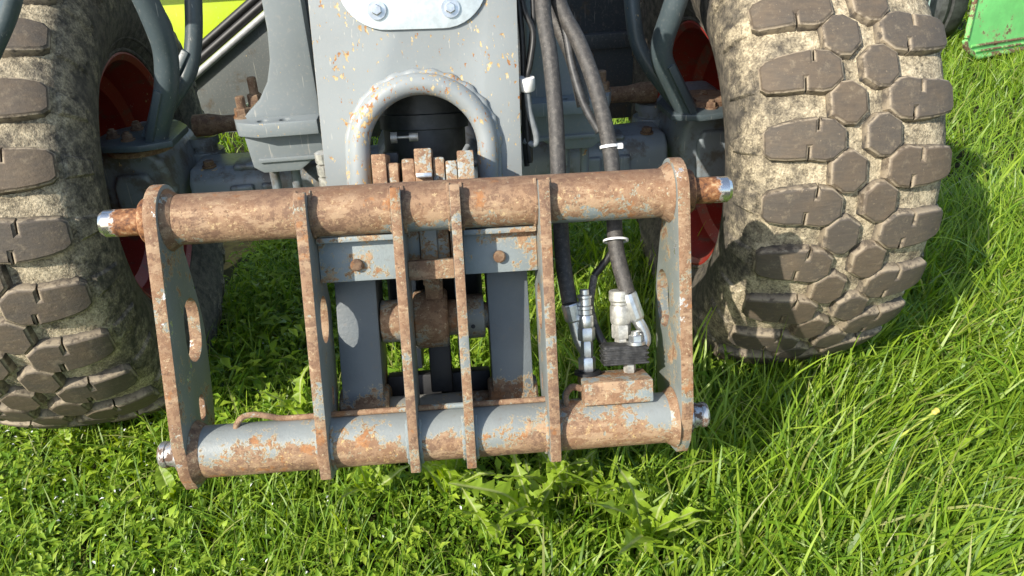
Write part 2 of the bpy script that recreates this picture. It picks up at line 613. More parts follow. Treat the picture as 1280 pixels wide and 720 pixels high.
def arc(cx, cy, r, a0, a1, n):
    return [(cx + r * math.cos(R(a0 + (a1 - a0) * i / n)), cy + r * math.sin(R(a0 + (a1 - a0) * i / n))) for i in range(n + 1)]


def slot(cx, cy, w, h, n=8):
    """an upright slot with round ends"""
    r = w / 2
    return arc(cx, cy + h / 2 - r, r, 0, 180, n) + arc(cx, cy - h / 2 + r, r, 180, 360, n)


# ------------------------------------------------------------------ ground
bm = bmesh.new()
S = 150
# fine near the camera, one sheet out to the horizon
xs = sorted(set([-S, -60, -25, -12] + [round(-8 + i * 0.5, 3) for i in range(33)] + [12, 25, 60, S]))
ys = sorted(set([-S, -60, -20, -8, -3] + [round(0 + i * 0.4, 3) for i in range(31)] + [20, 40, 80, S]))
gv = {}
for x in xs:
    for y in ys:
        z = 0.012 * math.sin(x * 1.7 + 0.5) * math.sin(y * 1.3) if abs(x) < 9 and -1 < y < 13 else 0
        gv[x, y] = bm.verts.new((x, y, z))
for i in range(len(xs) - 1):
    for j in range(len(ys) - 1):
        bm.faces.new((gv[xs[i], ys[j]], gv[xs[i + 1], ys[j]], gv[xs[i + 1], ys[j + 1]], gv[xs[i], ys[j + 1]]))
tag(obj('ground', bm, 'soil'), kind='structure')

# ------------------------------------------------------------------ the machine
machine = empty('telehandler', (0, 2.03, 0))
tag(machine, 'grey telehandler with mud-caked lugged tyres, red rims and a rusty empty coupler frame in front', 'telehandler')

# ---- coupler frame: two cross tubes, six upright plates, webs, pins, hydraulic block
coupler = empty('coupler_frame', CF(0, -0.2, 0), machine)
UT, RT_ = 0.203, 0.0415
UB, RB = -0.195, 0.0445
bm = bmesh.new()
lathe_exact(bm, CF(-0.414, UT, 0), CF.X, [(0.828 * i / 40, RT_) for i in range(41)], 48)
obj('top_tube', bm, 'rust_tube', coupler)
bm = bmesh.new()
lathe_exact(bm, CF(-0.414, UB, 0), CF.X, [(0.828 * i / 40, RB) for i in range(41)], 48)
obj('bottom_tube', bm, 'rust_tube_low', coupler)
# pins
for s in (-1, 1):
    bm = bmesh.new()
    lathe_exact(bm, CF(s * 0.4345, UT, 0), CF.X * s, [(0, 0.0375), (0.017, 0.0375), (0.020, 0.035), (0.0201, 0.0225), (0.081, 0.0225), (0.087, 0.019)], 32)
    obj('top_pin', bm, 'chrome_pin', coupler, sharp=30)
    bm = bmesh.new()
    lathe_exact(bm, CF(s * 0.4345, UB, 0), CF.X * s, [(0, 0.032), (0.010, 0.032), (0.0101, 0.0225), (0.022, 0.0225), (0.0225, 0.0205), (0.030, 0.0205), (0.0305, 0.0225), (0.038, 0.0225), (0.042, 0.019)], 32)
    obj('bottom_pin', bm, 'pin_worn', coupler, sharp=30)

# end plates: round over the top tube, straight front, faceted toe
end_out = arc(0, UT, 0.0585, 0, 205, 16) + [(-0.046, 0.150), (-0.066, 0.108), (-0.092, 0.045), (-0.104, 0.0), (-0.106, -0.08), (-0.104, -0.165), (-0.080, -0.215), (-0.044, -0.244), (-0.012, -0.256), (0.018, -0.254), (0.040, -0.226), (0.0585, -0.165)]
for s in (-1, 1):
    bm = bmesh.new()
    hs = [slot(-0.045, 0.010, 0.074, 0.112), slot(-0.046, -0.130, 0.026, 0.048, 6)]
    if s > 0:
        hs = [slot(-0.048, 0.012, 0.078, 0.106)]
    prism(bm, end_out, lambda a, b, t_: CF(t_, b, a), s * 0.4145, s * 0.4355, hs)
    obj('end_plate', bm, 'rust_edge', coupler, 0.0022)
    # weld collars where the tubes meet the plate
    for uu, rr in ((UT, RT_), (UB, RB)):
        bm = bmesh.new()
        lathe_exact(bm, CF(s * 0.400, uu, 0), CF.X * s, [(0, rr + 0.0008), (0.008, rr + 0.006), (0.0140, rr + 0.010)], 40)
        obj('weld_seam', bm, 'rust_weld', coupler)

# four inner ribs
for x0 in (-0.1925, -0.0425, 0.0525, 0.1965):
    inner = abs(x0) < 0.1
    th = 0.0083 if inner else 0.0092
    rr_ = -0.060 if inner else -0.088
    prof = [(0.0585, 0.228), (0.053, 0.237), (0.044, 0.237), (0.030, 0.226), (0.0, 0.180), (-0.030, 0.168), (-0.050, 0.15), (-0.058, 0.09),
            (rr_, 0.04), (rr_, -0.05), (rr_, -0.12), (-0.060, -0.20), (-0.030, -0.235), (0.0, -0.2485), (0.030, -0.2485), (0.052, -0.242), (0.0585, -0.205)]
    hs = []
    if not inner:
        hs = [slot(-0.018, 0.018, 0.068, 0.082), slot(-0.034, -0.122, 0.016, 0.034, 5)]
    bm = bmesh.new()
    prism(bm, prof, lambda a, b, t_: CF(t_, b, a), x0 - th, x0 + th, hs)
    obj('rib_plate', bm, 'rust_plate', coupler, 0.002)
    for sd in (-1, 1):
        for uu, rr in ((UT, RT_), (UB, RB)):
            bm = bmesh.new()
            pts = [CF(x0 + sd * (th + 0.002), uu + rr * math.sin(R(a)) * 1.005, rr * math.cos(R(a)) * 1.005) for a in range(-80, 60, 5)]
            tube(bm, pts, [0.0034 + 0.0008 * math.sin(i * 2.1) + 0.0005 * math.sin(i * 0.9 + x0 * 40) for i in range(len(pts))], 7)
            obj('weld_bead', bm, 'rust_weld' if uu > 0 else 'rust_web', coupler)

# webs under the top tube in the two middle side bays, and the bar of the centre bay
for x0, x1 in ((-0.1828, -0.0513), (0.0613, 0.1868)):
    bm = bmesh.new()
    box(bm, CF, x0, x1, 0.082, 0.150, -0.022, -0.010)
    obj('web_plate', bm, 'rust_web', coupler, 0.002)
    bm = bmesh.new()
    box(bm, CF, x0 + 0.001, x1 - 0.001, 0.1505, 0.160, -0.022, 0.012)
    obj('web_lip', bm, 'rust_web', coupler, 0.003)
    xm = -0.120 if x0 < 0 else 0.1215
    bm = bmesh.new()
    lathe_exact(bm, CF(xm, 0.110, -0.0098), CF.N, [(0, 0.0105), (0.008, 0.0105), (0.010, 0.008)], 18)
    obj('stud', bm, 'rust_bolt', coupler)
bm = bmesh.new()
box(bm, CF, -0.0337, 0.0437, 0.079, 0.1115, -0.020, 0.004)
obj('cross_bar', bm, 'rust_plate', coupler, 0.002)

# thin oil pipe on the lower tube
bm = bmesh.new()
pp = spline([CF(-0.343, UB + RB * 0.86, 0.012), CF(-0.341, -0.147, 0.010), CF(-0.330, -0.136, 0.008), CF(-0.310, -0.134, 0.006), CF(-0.290, -0.139, 0.004), CF(-0.268, -0.1455, 0.0), CF(-0.235, -0.1462, 0.0), CF(-0.10, -0.1455, 0.0), CF(0.05, -0.1455, 0.0), CF(0.205, -0.1455, 0.0)], 7)
tube(bm, pp, 0.0052, 12)
obj('oil_pipe', bm, 'rust_pipe', coupler)
# valve block on the lower tube with its curled drain loop
bm = bmesh.new()
pf = [(0.037, -0.152), (0.037, -0.112), (-0.040, -0.112), (-0.040, -0.165), (0.0, -0.165)]
prism(bm, pf, lambda a, b, t_: CF(t_, b, a), 0.252, 0.372)
block = obj('valve_block', bm, 'rust_block', coupler, 0.003)
bm = bmesh.new()
tube(bm, spline([CF(0.251, -0.128, 0.01), CF(0.234, -0.124, 0.012), CF(0.222, -0.138, 0.014), CF(0.225, -0.158, 0.016)], 6), 0.006, 10)
obj('drain_loop', bm, 'rust_plate', coupler)

# hydraulic fittings that stand on the block
def fitting(name, x, n, u0, rings, mat, seg=None):
    for k, (du, r, sg) in enumerate(rings):
        bm = bmesh.new()
        lathe_exact(bm, CF(x, u0, n), CF.U, [(0, r * 0.93), (du * 0.12, r), (du * 0.86, r), (du * 0.98, r * 0.92)], sg)
        obj(name, bm, mat, coupler, sharp=25)
        u0 += du


fitting('coupling_ring', 0.268, -0.022, -0.1118, [(0.006, 0.024, 20)], 'black_gap')
fitting('hose_coupling', 0.268, -0.022, -0.1055, [(0.026, 0.0155, 6), (0.030, 0.0118, 6), (0.024, 0.0165, 6), (0.022, 0.0150, 20), (0.010, 0.0128, 20), (0.006, 0.0142, 20), (0.014, 0.0118, 20), (0.005, 0.0135, 20), (0.010, 0.0085, 16)], 'steel')
fitting('hose_coupling', 0.343, -0.016, -0.1118, [(0.030, 0.011, 6), (0.006, 0.016, 18)], 'zinc_dull')
fitting('hose_coupling', 0.333, -0.030, -0.075, [(0.024, 0.0125, 6), (0.026, 0.0175, 6), (0.034, 0.0190, 24), (0.006, 0.0175, 24), (0.020, 0.0200, 24)], 'zinc_dull')
# taped valve body and its banjo bolt
bm = bmesh.new()
box(bm, CF, 0.294, 0.372, -0.094, -0.058, -0.034, 0.006)
tp = obj('taped_valve', bm, 'tape_black', coupler, 0.007, 3)
bm = bmesh.new()
for k in range(4):
    box(bm, CF, 0.2925, 0.3735, -0.092 + k * 0.0085, -0.0885 + k * 0.0085, -0.036, 0.0075)
obj('tape_wrap', bm, 'tape_black', tp, 0.0015)
bolt('banjo_bolt', CF(0.353, -0.0575, -0.004), CF.U, 0.0130, 0.012, 'steel', coupler, washer=0.017, stud=0.006)

# left and right hose ends (crimped sleeve and swept elbow)
for (sl, el) in ((((0.2365, 1.159, 0.622), (0.2415, 1.150, 0.590)), [(0.2415, 1.150, 0.590), (0.246, 1.143, 0.567), (0.252, 1.136, 0.548), (0.262, 1.129, 0.530)]),
                 (((0.3395, 1.158, 0.632), (0.3545, 1.143, 0.585)), [(0.3545, 1.143, 0.585), (0.364, 1.135, 0.566), (0.366, 1.127, 0.548), (0.352, 1.118, 0.535), (0.345, 1.112, 0.532)])):
    bm = bmesh.new()
    a, b = Vector(sl[0]), Vector(sl[1])
    d = (b - a)
    lathe_exact(bm, a, d, [(0, 0.0145), (d.length * 0.08, 0.0158), (d.length * 0.9, 0.0150), (d.length, 0.0125)], 14)
    obj('crimp_sleeve', bm, 'steel', coupler, sharp=20)
    bm = bmesh.new()
    tube(bm, spline(el, 6), 0.0105, 14)
    obj('elbow_pipe', bm, 'steel', coupler)

# ---- boom head
boom = empty('boom', BF(0, 0, -0.05), machine)
half = 0.183
R_IN = 0.100
ARC_V = 0.052
outl = [(-half, -0.055), (-R_IN, -0.055)] + [(x, v) for x, v in arc(0.002, ARC_V, R_IN, 180, 0, 24)] + [(R_IN, -0.055), (half, -0.055), (half, 0.80), (-half, 0.80)]
bm = bmesh.new()
prism(bm, outl, lambda a, b, t_: BF(a, b, t_), -0.016, 0.0)
obj('head_plate', bm, 'boom_paint', boom, 0.0015)
# boom box behind the plate, running up and back over the machine
bm = bmesh.new()
for s in (-1, 1):
    prism(bm, [(-0.02, -0.045), (-0.02, 0.80), (-0.42, 0.80), (-0.36, 0.30), (-0.10, -0.045)], lambda a, b, t_: BF(t_, b, a), s * 0.150, s * 0.166)
obj('side_plate', bm, 'boom_side', boom, 0.002)
bm = bmesh.new()
prism(bm, [(0.0, 0.82), (0.0, 1.05), (-1.9, 1.30), (-1.9, 0.95), (-0.5, 0.80)], lambda a, b, t_: BF(t_, b, a), -0.175, 0.175)
obj('boom_beam', bm, 'boom_side', boom, 0.004)
# bent pipe welded round the opening
bm = bmesh.new()
RA = 0.118
pth = [(-RA, -0.055), (-RA, 0.0)] + arc(0.002, ARC_V, RA, 180, 0, 26) + [(RA, 0.0), (RA, -0.055)]
tube(bm, [BF(a, b, 0.010) for a, b in pth], 0.0195, 24)
obj('arch_pipe', bm, 'arch_paint', boom)
bm = bmesh.new()
pth = [(-RA - 0.018, -0.05), (-RA - 0.018, 0.0)] + arc(0.002, ARC_V, RA + 0.0185, 180, 0, 40) + [(RA + 0.018, 0.0), (RA + 0.018, -0.05)]
tube(bm, [BF(a, b, 0.002) for a, b in pth], [0.0085 + 0.0016 * math.sin(i * 1.9) + 0.001 * math.sin(i * 4.3) for i in range(len(pth))], 10)
obj('weld_seam', bm, 'arch_paint', boom)
# galvanised cover with two bolts
bm = bmesh.new()
ol = arc(-0.050, 0.345, 0.0815, 180, 270, 10) + arc(0.050, 0.345, 0.0815, 270, 360, 10) + arc(0.050, 0.46, 0.0815, 0, 90, 8) + arc(-0.050, 0.46, 0.0815, 90, 180, 8)
prism(bm, ol, lambda a, b, t_: BF(a, b, t_), 0.0006, 0.006)
cov = obj('cover_plate', bm, 'galvanised', boom, 0.001)
for x in (-0.065, 0.064):
    bolt('bolt', BF(x, 0.297, 0.0064), BF.N, 0.0095, 0.007, 'steel', cov, washer=0.0165)
# dark tilt cylinder inside the opening
bm = bmesh.new()
lathe_exact(bm, BF(0.0, -0.02, -0.20), BF.U, [(0, 0.085), (0.10, 0.085), (0.102, 0.092), (0.13, 0.092), (0.132, 0.085), (0.45, 0.085)], 32)
obj('tilt_cylinder', bm, 'cylinder_dark', boom)
bm = bmesh.new()
lathe_exact(bm, BF(-0.062, 0.072, -0.06), BF.X, [(0, 0.011), (0.012, 0.011), (0.0121, 0.003), (0.035, 0.003), (0.0351, 0.0085), (0.052, 0.0085)], 12)
obj('grease_line', bm, 'zinc_dull', boom)
bm = bmesh.new()
tube(bm, spline([BF(0.10, 0.02, -0.03), BF(0.075, 0.012, -0.028), BF(0.062, 0.016, -0.03), BF(0.072, 0.032, -0.04), BF(0.085, 0.05, -0.06)], 6), 0.006, 10)
obj('grease_hose', bm, 'cable_grey', boom)
# small box fitting on the cylinder
bm = bmesh.new()
box(bm, BF, -0.080, -0.050, 0.0, 0.045, -0.085, -0.055)
obj('valve', bm, 'cylinder_dark', boom, 0.006)

# link eyes that show through the opening, just over the top tube
def eye(x0, x1, topv, step_in, s):
    bm = bmesh.new()
    F = CF
    box(bm, F, x0, x1, 0.10, topv, -0.155, -0.060)
    obj('link_eye', bm, 'rust_eye', coupler, 0.003)
    bm = bmesh.new()
    w0, w1 = (x1 + 0.001, x1 + step_in) if s > 0 else (x0 - step_in, x0 - 0.001)
    box(bm, F, w0, w1, 0.10, topv - 0.016, -0.150, -0.066)
    obj('link_boss', bm, 'rust_eye', coupler, 0.004)


eye(-0.088, -0.063, 0.294, 0.020, 1)
eye(0.060, 0.089, 0.293, 0.021, -1)
bm = bmesh.new()
box(bm, CF, -0.014, 0.016, 0.06, 0.300, -0.150, -0.058)
obj('link_eye', bm, 'rust_eye', coupler, 0.003)
bm = bmesh.new()
box(bm, CF, -0.012, 0.015, 0.250, 0.258, -0.0575, -0.044)
obj('lock_tab', bm, 'steel', coupler, 0.0015)
for a, b in ((-0.037, -0.0145), (0.0165, 0.0375)):
    bm = bmesh.new()
    box(bm, CF, a, b, 0.10, 0.284, -0.146, -0.066)
    obj('link_boss', bm, 'rust_eye', coupler, 0.005)

# lower arms of the boom head and the pivot between them
for x0, x1 in ((-0.171, -0.098), (0.099, 0.173)):
    bm = bmesh.new()
    pr = [(-0.075, 0.165), (-0.068, 0.06), (-0.060, -0.04), (-0.052, -0.125), (-0.050, -0.160), (-0.075, -0.205), (-0.125, -0.20), (-0.155, -0.10), (-0.18, 0.05), (-0.205, 0.165)]
    prism(bm, pr, lambda a, b, t_: CF(t_, b, a), x0, x1)
    obj('lower_arm', bm, 'dark_arm', boom, 0.003)
    bm = bmesh.new()
    lathe_exact(bm, CF(x0 - 0.008, -0.168, -0.088), CF.X, [(0, 0.040), (0.004, 0.044), (x1 - x0 + 0.012, 0.044), (x1 - x0 + 0.016, 0.040)], 32)
    obj('arm_boss', bm, 'dark_arm', boom, sharp=30)
bm = bmesh.new()
lathe_exact(bm, CF(-0.096, -0.008, -0.103), CF.X, [(0, 0.036), (0.002, 0.039), (0.040, 0.039), (0.0402, 0.030), (0.060, 0.030), (0.0602, 0.050), (0.064, 0.054), (0.118, 0.054), (0.122, 0.050), (0.1222, 0.033), (0.142, 0.033), (0.1422, 0.041), (0.186, 0.041), (0.188, 0.038), (0.1882, 0.024), (0.200, 0.024)], 36)
obj('pivot_hub', bm, 'rust_pin', boom, sharp=30)
bm = bmesh.new()
box(bm, CF, -0.012, 0.020, 0.033, 0.20, -0.110, -0.068)
obj('link_bar', bm, 'rust_pin', boom, 0.003)
bm = bmesh.new()
box(bm, CF, -0.097, 0.098, -0.168, -0.118, -0.16, -0.122)
obj('cross_member', bm, 'black_gap', boom, 0.006)
bm = bmesh.new()
box(bm, CF, -0.092, 0.094, -0.060, 0.19, -0.27, -0.20)  # black block added behind the hub so the gaps read as deep shade
obj('shade_backing', bm, 'black_gap', boom, 0.012, 3)
for xa, xb in ((-0.052, -0.030), (0.040, 0.060)):  # dark plates added beside the hub to fill the gaps with darkness
    bm = bmesh.new()
    prism(bm, [(-0.118, 0.17), (-0.118, -0.06), (-0.135, -0.11), (-0.20, -0.11), (-0.24, 0.17)], lambda a, b, t_: CF(t_, b, a), xa, xb)
    obj('shade_filler', bm, 'dark_arm', boom, 0.003)
bm = bmesh.new()
box(bm, CF, -0.014, 0.026, -0.145, -0.056, -0.13, -0.085)
obj('rubber_block', bm, 'black_gap', boom, 0.005)
bm = bmesh.new()
lathe_exact(bm, CF(-0.178, -0.178, -0.088), CF.X, [(0, 0.030), (0.355, 0.030)], 28)
obj('lower_pivot', bm, 'rust_pin', boom)
bm = bmesh.new()
lathe_exact(bm, CF(0.070, -0.020, -0.072), CF.N, [(0, 0.004), (0.0095, 0.004)], 12)
obj('grease_point', bm, 'black_gap', boom)

# ---- hoses, cables
def hose(name, pts, r, mat, k=8, seg=14, ribbed=False, parent=machine):
    bm = bmesh.new()
    pp = spline(pts, k)
    if ribbed:
        rr = [r * (1.0 if i % 2 else 0.82) for i in range(len(pp))]
    else:
        rr = r
    tube(bm, pp, rr, seg)
    return obj(name, bm, mat, parent, sharp=60)


hose('hydraulic_hose', [(0.25, 1.45, 1.25), (0.236, 1.41, 1.097), (0.241, 1.37, 1.009), (0.243, 1.33, 0.920), (0.240, 1.29, 0.823), (0.236, 1.245, 0.727), (0.2335, 1.20, 0.672), (0.2365, 1.1585, 0.621)], 0.0142, 'hose', 8, 16)
hb = hose('hydraulic_hose', [(0.23, 1.48, 1.25), (0.266, 1.43, 1.093), (0.297, 1.39, 1.022), (0.319, 1.34, 0.947), (0.334, 1.295, 0.856), (0.335, 1.26, 0.784), (0.328, 1.205, 0.702), (0.3395, 1.157, 0.631)], 0.0142, 'hose', 8, 16)
hose('hydraulic_hose', [(0.20, 1.58, 1.25), (0.235, 1.55, 1.12), (0.268, 1.50, 1.05), (0.295, 1.45, 0.98), (0.31, 1.42, 0.90)], 0.013, 'hose', 8, 16)
hose('corrugated_conduit', [(0.262, 1.44, 1.09), (0.276, 1.41, 1.038), (0.283, 1.38, 0.981), (0.298, 1.35, 0.922), (0.322, 1.325, 0.876)], 0.0082, 'conduit', 22, 12, True)
hose('cable', [(0.332, 1.235, 0.735), (0.330, 1.235, 0.685), (0.310, 1.225, 0.660), (0.292, 1.22, 0.640)], 0.0068, 'cable_black', 6, 10)
hose('braided_cable', [(0.292, 1.22, 0.640), (0.279, 1.19, 0.599), (0.282, 1.165, 0.568)], 0.0068, 'braid', 6, 10)
hose('cable', [(0.282, 1.165, 0.568), (0.292, 1.15, 0.545), (0.306, 1.135, 0.521)], 0.0075, 'cable_black', 6, 10)


def ring(name, c, axis, r, w, mat, parent, head=None):
    bm = bmesh.new()
    axis = Vector(axis).normalized()
    ref = Vector((0, 0, 1)) if abs(axis.z) < 0.9 else Vector((1, 0, 0))
    A = (ref - axis * ref.dot(axis)).normalized()
    B = axis.cross(A)
    n = 24
    q = [[bm.verts.new(Vector(c) + (A * math.cos(2 * math.pi * i / n) + B * math.sin(2 * math.pi * i / n)) * rr + axis * ww) for i in range(n)] for rr, ww in ((r, -w), (r + 0.0022, -w), (r + 0.0022, w), (r, w))]
    for k in range(4):
        a, b = q[k], q[(k + 1) % 4]
        for i in range(n):
            bm.faces.new((a[i], a[(i + 1) % n], b[(i + 1) % n], b[i]))
    if head:
        h = Vector(head)
        box(bm, lambda x, y, z: Vector(c) + h * (r + 0.004) + Vector((x, y, z)), -0.005, 0.006, -0.004, 0.004, -0.004, 0.004)
    return obj(name, bm, mat, parent)


ring('cable_tie', (0.3335, 1.2955, 0.857), (0.03, -0.42, -0.9), 0.0148, 0.0025, 'white_plastic', machine, (0.9, -0.3, 0.1))
ring('cable_tie', (0.329, 1.211, 0.711), (-0.06, -0.6, -0.8), 0.0205, 0.0018, 'white_plastic', machine)
# wiring along the boom's right edge
cb = [[(0.20, 1.50, 1.25), (0.205, 1.46, 1.092), (0.221, 1.445, 1.038), (0.212, 1.43, 0.985), (0.202, 1.425, 0.949), (0.200, 1.42, 0.88), (0.202, 1.41, 0.80)],
      [(0.215, 1.51, 1.25), (0.226, 1.47, 1.09), (0.219, 1.455, 1.02), (0.207, 1.44, 0.96), (0.207, 1.43, 0.88), (0.204, 1.42, 0.80)],
      [(0.19, 1.49, 1.2), (0.200, 1.45, 1.05), (0.199, 1.435, 0.95), (0.196, 1.43, 0.85), (0.197, 1.42, 0.79)]]
for p in cb:
    hose('cable', p, 0.0055, 'cable_black', 6, 10)
bm = bmesh.new()
lathe_exact(bm, (0.203, 1.424, 0.937), (0.02, -0.1, 1), [(0, 0.0145), (0.004, 0.016), (0.020, 0.016), (0.024, 0.0145)], 20)
obj('cable_clamp', bm, 'white_plastic', machine)
hose('grey_pipe', [(0.203, 1.42, 0.935), (0.206, 1.415, 0.896), (0.216, 1.41, 0.852), (0.212, 1.41, 0.835), (0.194, 1.42, 0.842)], 0.0062, 'cable_grey', 6, 12)

# ---- chassis bracket, both sides
for s in (-1, 1):
    br = empty('chassis_bracket', (s * 0.34, 1.86, 0.80), machine)
    bm = bmesh.new()
    fl = [(0.246, 1.742), (0.385, 1.742), (0.433, 1.768), (0.452, 1.83), (0.452, 1.95), (0.43, 2.02), (0.246, 2.02)]
    hl = [arc(0.345 + dx, 1.768, 0.0115, 0, 330, 11) for dx in (-0.022, 0.028)]
    prism(bm, [(s * a, b) for a, b in fl], WF, 0.795, 0.828, [[(s * a, b) for a, b in h] for h in hl])
    obj('flange', bm, 'chassis_paint', br, 0.004)
    bm = bmesh.new()
    wb = [(0.245, 1.75), (0.325, 1.75), (0.330, 1.02), (0.337, 0.955), (0.352, 0.908), (0.378, 0.868), (0.408, 0.843), (0.425, 0.826), (0.245, 0.826)]
    prism(bm, [(s * a, b) for a, b in wb], lambda a, b, t_: Vector((a, t_, b)), 1.795, 1.85)
    obj('web', bm, 'chassis_paint', br, 0.006)
    bm = bmesh.new()
    gs = [(1.851, 0.829), (1.98, 0.829), (1.98, 0.95), (1.92, 1.12), (1.90, 1.70), (1.851, 1.70)]
    prism(bm, gs, lambda a, b, t_: Vector((t_, a, b)), s * 0.29, s * 0.315)
    obj('gusset', bm, 'chassis_paint', br, 0.003)
    bm = bmesh.new()
    wd = [(0.246, 0.7945), (0.425, 0.7945), (0.418, 0.715), (0.395, 0.700), (0.310, 0.700), (0.246, 0.745)]
    prism(bm, [(s * a, b) for a, b in wd], lambda a, b, t_: Vector((a, t_, b)), 1.775, 2.0)
    obj('support_block', bm, 'chassis_paint', br, 0.008)
    bm = bmesh.new()
    box(bm, WF, s * 0.25, s * 0.40, 1.768, 1.774, 0.728, 0.738)
    obj('rib', bm, 'chassis_paint', br, 0.002)
    for bx_, by_, hh in ((0.425, 1.815, 0.026), (0.412, 1.905, 0.04)):
        bolt('bolt', (s * bx_, by_, 0.828), (0, 0, 1), 0.019, hh * 0.7, 'rust_bolt', br, washer=0.022, stud=hh)
    for k in range(2):
        bm = bmesh.new()
        lathe_exact(bm, (s * (0.335 + 0.05 * k), 1.83, 0.62), (0, 0, 1), [(0, 0.012), (0.075, 0.012)], 14)
        obj('stud', bm, 'axle_paint', br)
# small clevis and nut beside the boom
bm = bmesh.new()
for k in range(3):
    lathe_exact(bm, (-0.205, 1.50, 0.752 + 0.026 * k), (0, 0, 1), [(0, 0.016), (0.02, 0.016), (0.022, 0.012)], 8)
obj('grease_fittings', bm, 'zinc_dull', machine)

# ---- axle
axle = empty('axle', (0, 2.03, 0.6), machine)
bm = bmesh.new()
for s in (-1, 1):
    ax = [(1.945, 0.525), (1.935, 0.57), (1.945, 0.632), (1.975, 0.658), (2.10, 0.658), (2.13, 0.62), (2.13, 0.55), (2.10, 0.52), (1.98, 0.515)]
    prism(bm, ax, lambda a, b, t_: Vector((t_, a, b + (abs(t_) - 0.4) * 0.02)), s * 0.02, s * 0.635)
obj('beam', bm, 'axle_paint', axle, 0.012, 3)
bm = bmesh.new()
lathe_exact(bm, (0, 1.86, 0.58), (0, 1, 0), [(0, 0.09), (0.02, 0.13), (0.08, 0.16), (0.30, 0.17), (0.40, 0.10)], 32)
obj('differential', bm, 'axle_paint', axle)
for s in (-1, 1):
    for x, w in ((0.50, 0.03), (0.43, 0.02)):
        bm = bmesh.new()
        box(bm, WF, s * x - w, s * x + w, 1.926, 1.944, 0.545, 0.622)
        obj('cast_rib', bm, 'axle_paint', axle, 0.008, 3)
    bm = bmesh.new()
    box(bm, WF, s * 0.47 - 0.05, s * 0.47 + 0.05, 1.96, 2.03, 0.652, 0.668)
    obj('pad', bm, 'axle_paint', axle, 0.010, 3)
    bolt('bolt', (s * 0.585, 1.985, 0.662), (0, 0, 1), 0.014, 0.012, 'rust_bolt', axle, washer=0.018)
    # swivel hub
    bm = bmesh.new()
    kn = [(0.672, 0.53), (0.648, 0.64), (0.662, 0.715), (0.70, 0.752), (0.80, 0.752), (0.825, 0.72), (0.825, 0.53)]
    prism(bm, [(s * a, b) for a, b in kn], lambda a, b, t_: Vector((a, t_, b)), 1.885, 2.17)
    obj('swivel_hub', bm, 'axle_paint', axle, 0.022, 4)
    bm = bmesh.new()
    prism(bm, [(s * a, b) for a, b in ((0.695, 0.56), (0.690, 0.66), (0.705, 0.69), (0.775, 0.69), (0.79, 0.66), (0.79, 0.56))], lambda a, b, t_: Vector((a, t_, b)), 1.868, 1.890)
    obj('hub_face', bm, 'axle_paint', axle, 0.010, 3)
    bm = bmesh.new()
    lathe_exact(bm, (s * 0.71, 1.905, 0.745), (0, 0, 1), [(0, 0.078), (0.012, 0.078), (0.014, 0.07), (0.028, 0.07)], 36)
    obj('kingpin_cap', bm, 'rust_rod', axle)
    # steering arm eye and tie rod
    bm = bmesh.new()
    lathe_exact(bm, (s * 0.635, 2.14, 0.605), (0, 0, 1), [(0, 0.05), (0.03, 0.055), (0.06, 0.05), (0.0602, 0.036), (0.078, 0.036), (0.0782, 0.044), (0.10, 0.044)], 28)
    obj('steering_joint', bm, 'axle_paint', axle)
    bm = bmesh.new()
    tube(bm, [(s * 0.64, 2.12, 0.738), (s * 0.60, 2.12, 0.738), (s * 0.56, 2.12, 0.738), (s * 0.02, 2.12, 0.738)], [0.030, 0.030, 0.0225, 0.0225], 20)
    obj('tie_rod', bm, 'rust_rod', axle)
    # the fender stay: base plate with bolts, two bent pipes, stiffeners
    st = empty('fender_stay', (s * 0.65, 1.85, 0.78), machine)
    dz = 0.0 if s < 0 else -0.028
    bm = bmesh.new()
    pl = [(0.595, 1.80), (0.665, 1.775), (0.755, 1.79), (0.795, 1.85), (0.785, 1.93), (0.72, 1.985), (0.63, 1.985), (0.595, 1.93)]
    prism(bm, [(s * a, b) for a, b in pl], WF, 0.7735 + dz, 0.789 + dz)
    obj('base_plate', bm, 'stay_paint', st, 0.003)
    for bx_, by_ in ((0.665, 1.865), (0.705, 1.83), (0.752, 1.865), (0.715, 1.925)):
        bolt('bolt', (s * bx_, by_, 0.789 + dz), (0, 0, 1), 0.0125, 0.012, 'rust_bolt', st, washer=0.016, stud=0.005)
    if s < 0:
        p1 = [(-0.60, 1.72, 1.30), (-0.565, 1.755, 1.14), (-0.553, 1.775, 1.04), (-0.556, 1.79, 0.985), (-0.574, 1.80, 0.919), (-0.600, 1.812, 0.865), (-0.628, 1.825, 0.815), (-0.640, 1.83, 0.788)]
        p2 = [(-0.50, 1.94, 1.30), (-0.505, 1.925, 1.12), (-0.511, 1.915, 1.06), (-0.526, 1.90, 0.985), (-0.550, 1.885, 0.922), (-0.605, 1.865, 0.857), (-0.655, 1.85, 0.80)]
    else:
        p1 = [(0.61, 1.72, 1.22), (0.590, 1.755, 1.07), (0.575, 1.765, 1.005), (0.561, 1.78, 0.943), (0.564, 1.79, 0.896), (0.605, 1.81, 0.823), (0.640, 1.82, 0.762)]
        p2 = [(0.515, 1.94, 1.22), (0.518, 1.925, 1.05), (0.522, 1.91, 0.975), (0.532, 1.90, 0.918), (0.556, 1.885, 0.869), (0.596, 1.865, 0.812), (0.635, 1.85, 0.762)]
    bm = bmesh.new()
    tube(bm, spline(p1, 8), 0.0262, 24)
    obj('pipe', bm, 'stay_paint', st)
    bm = bmesh.new()
    tube(bm, spline(p2, 8), 0.0195, 24)
    obj('pipe', bm, 'stay_paint', st)
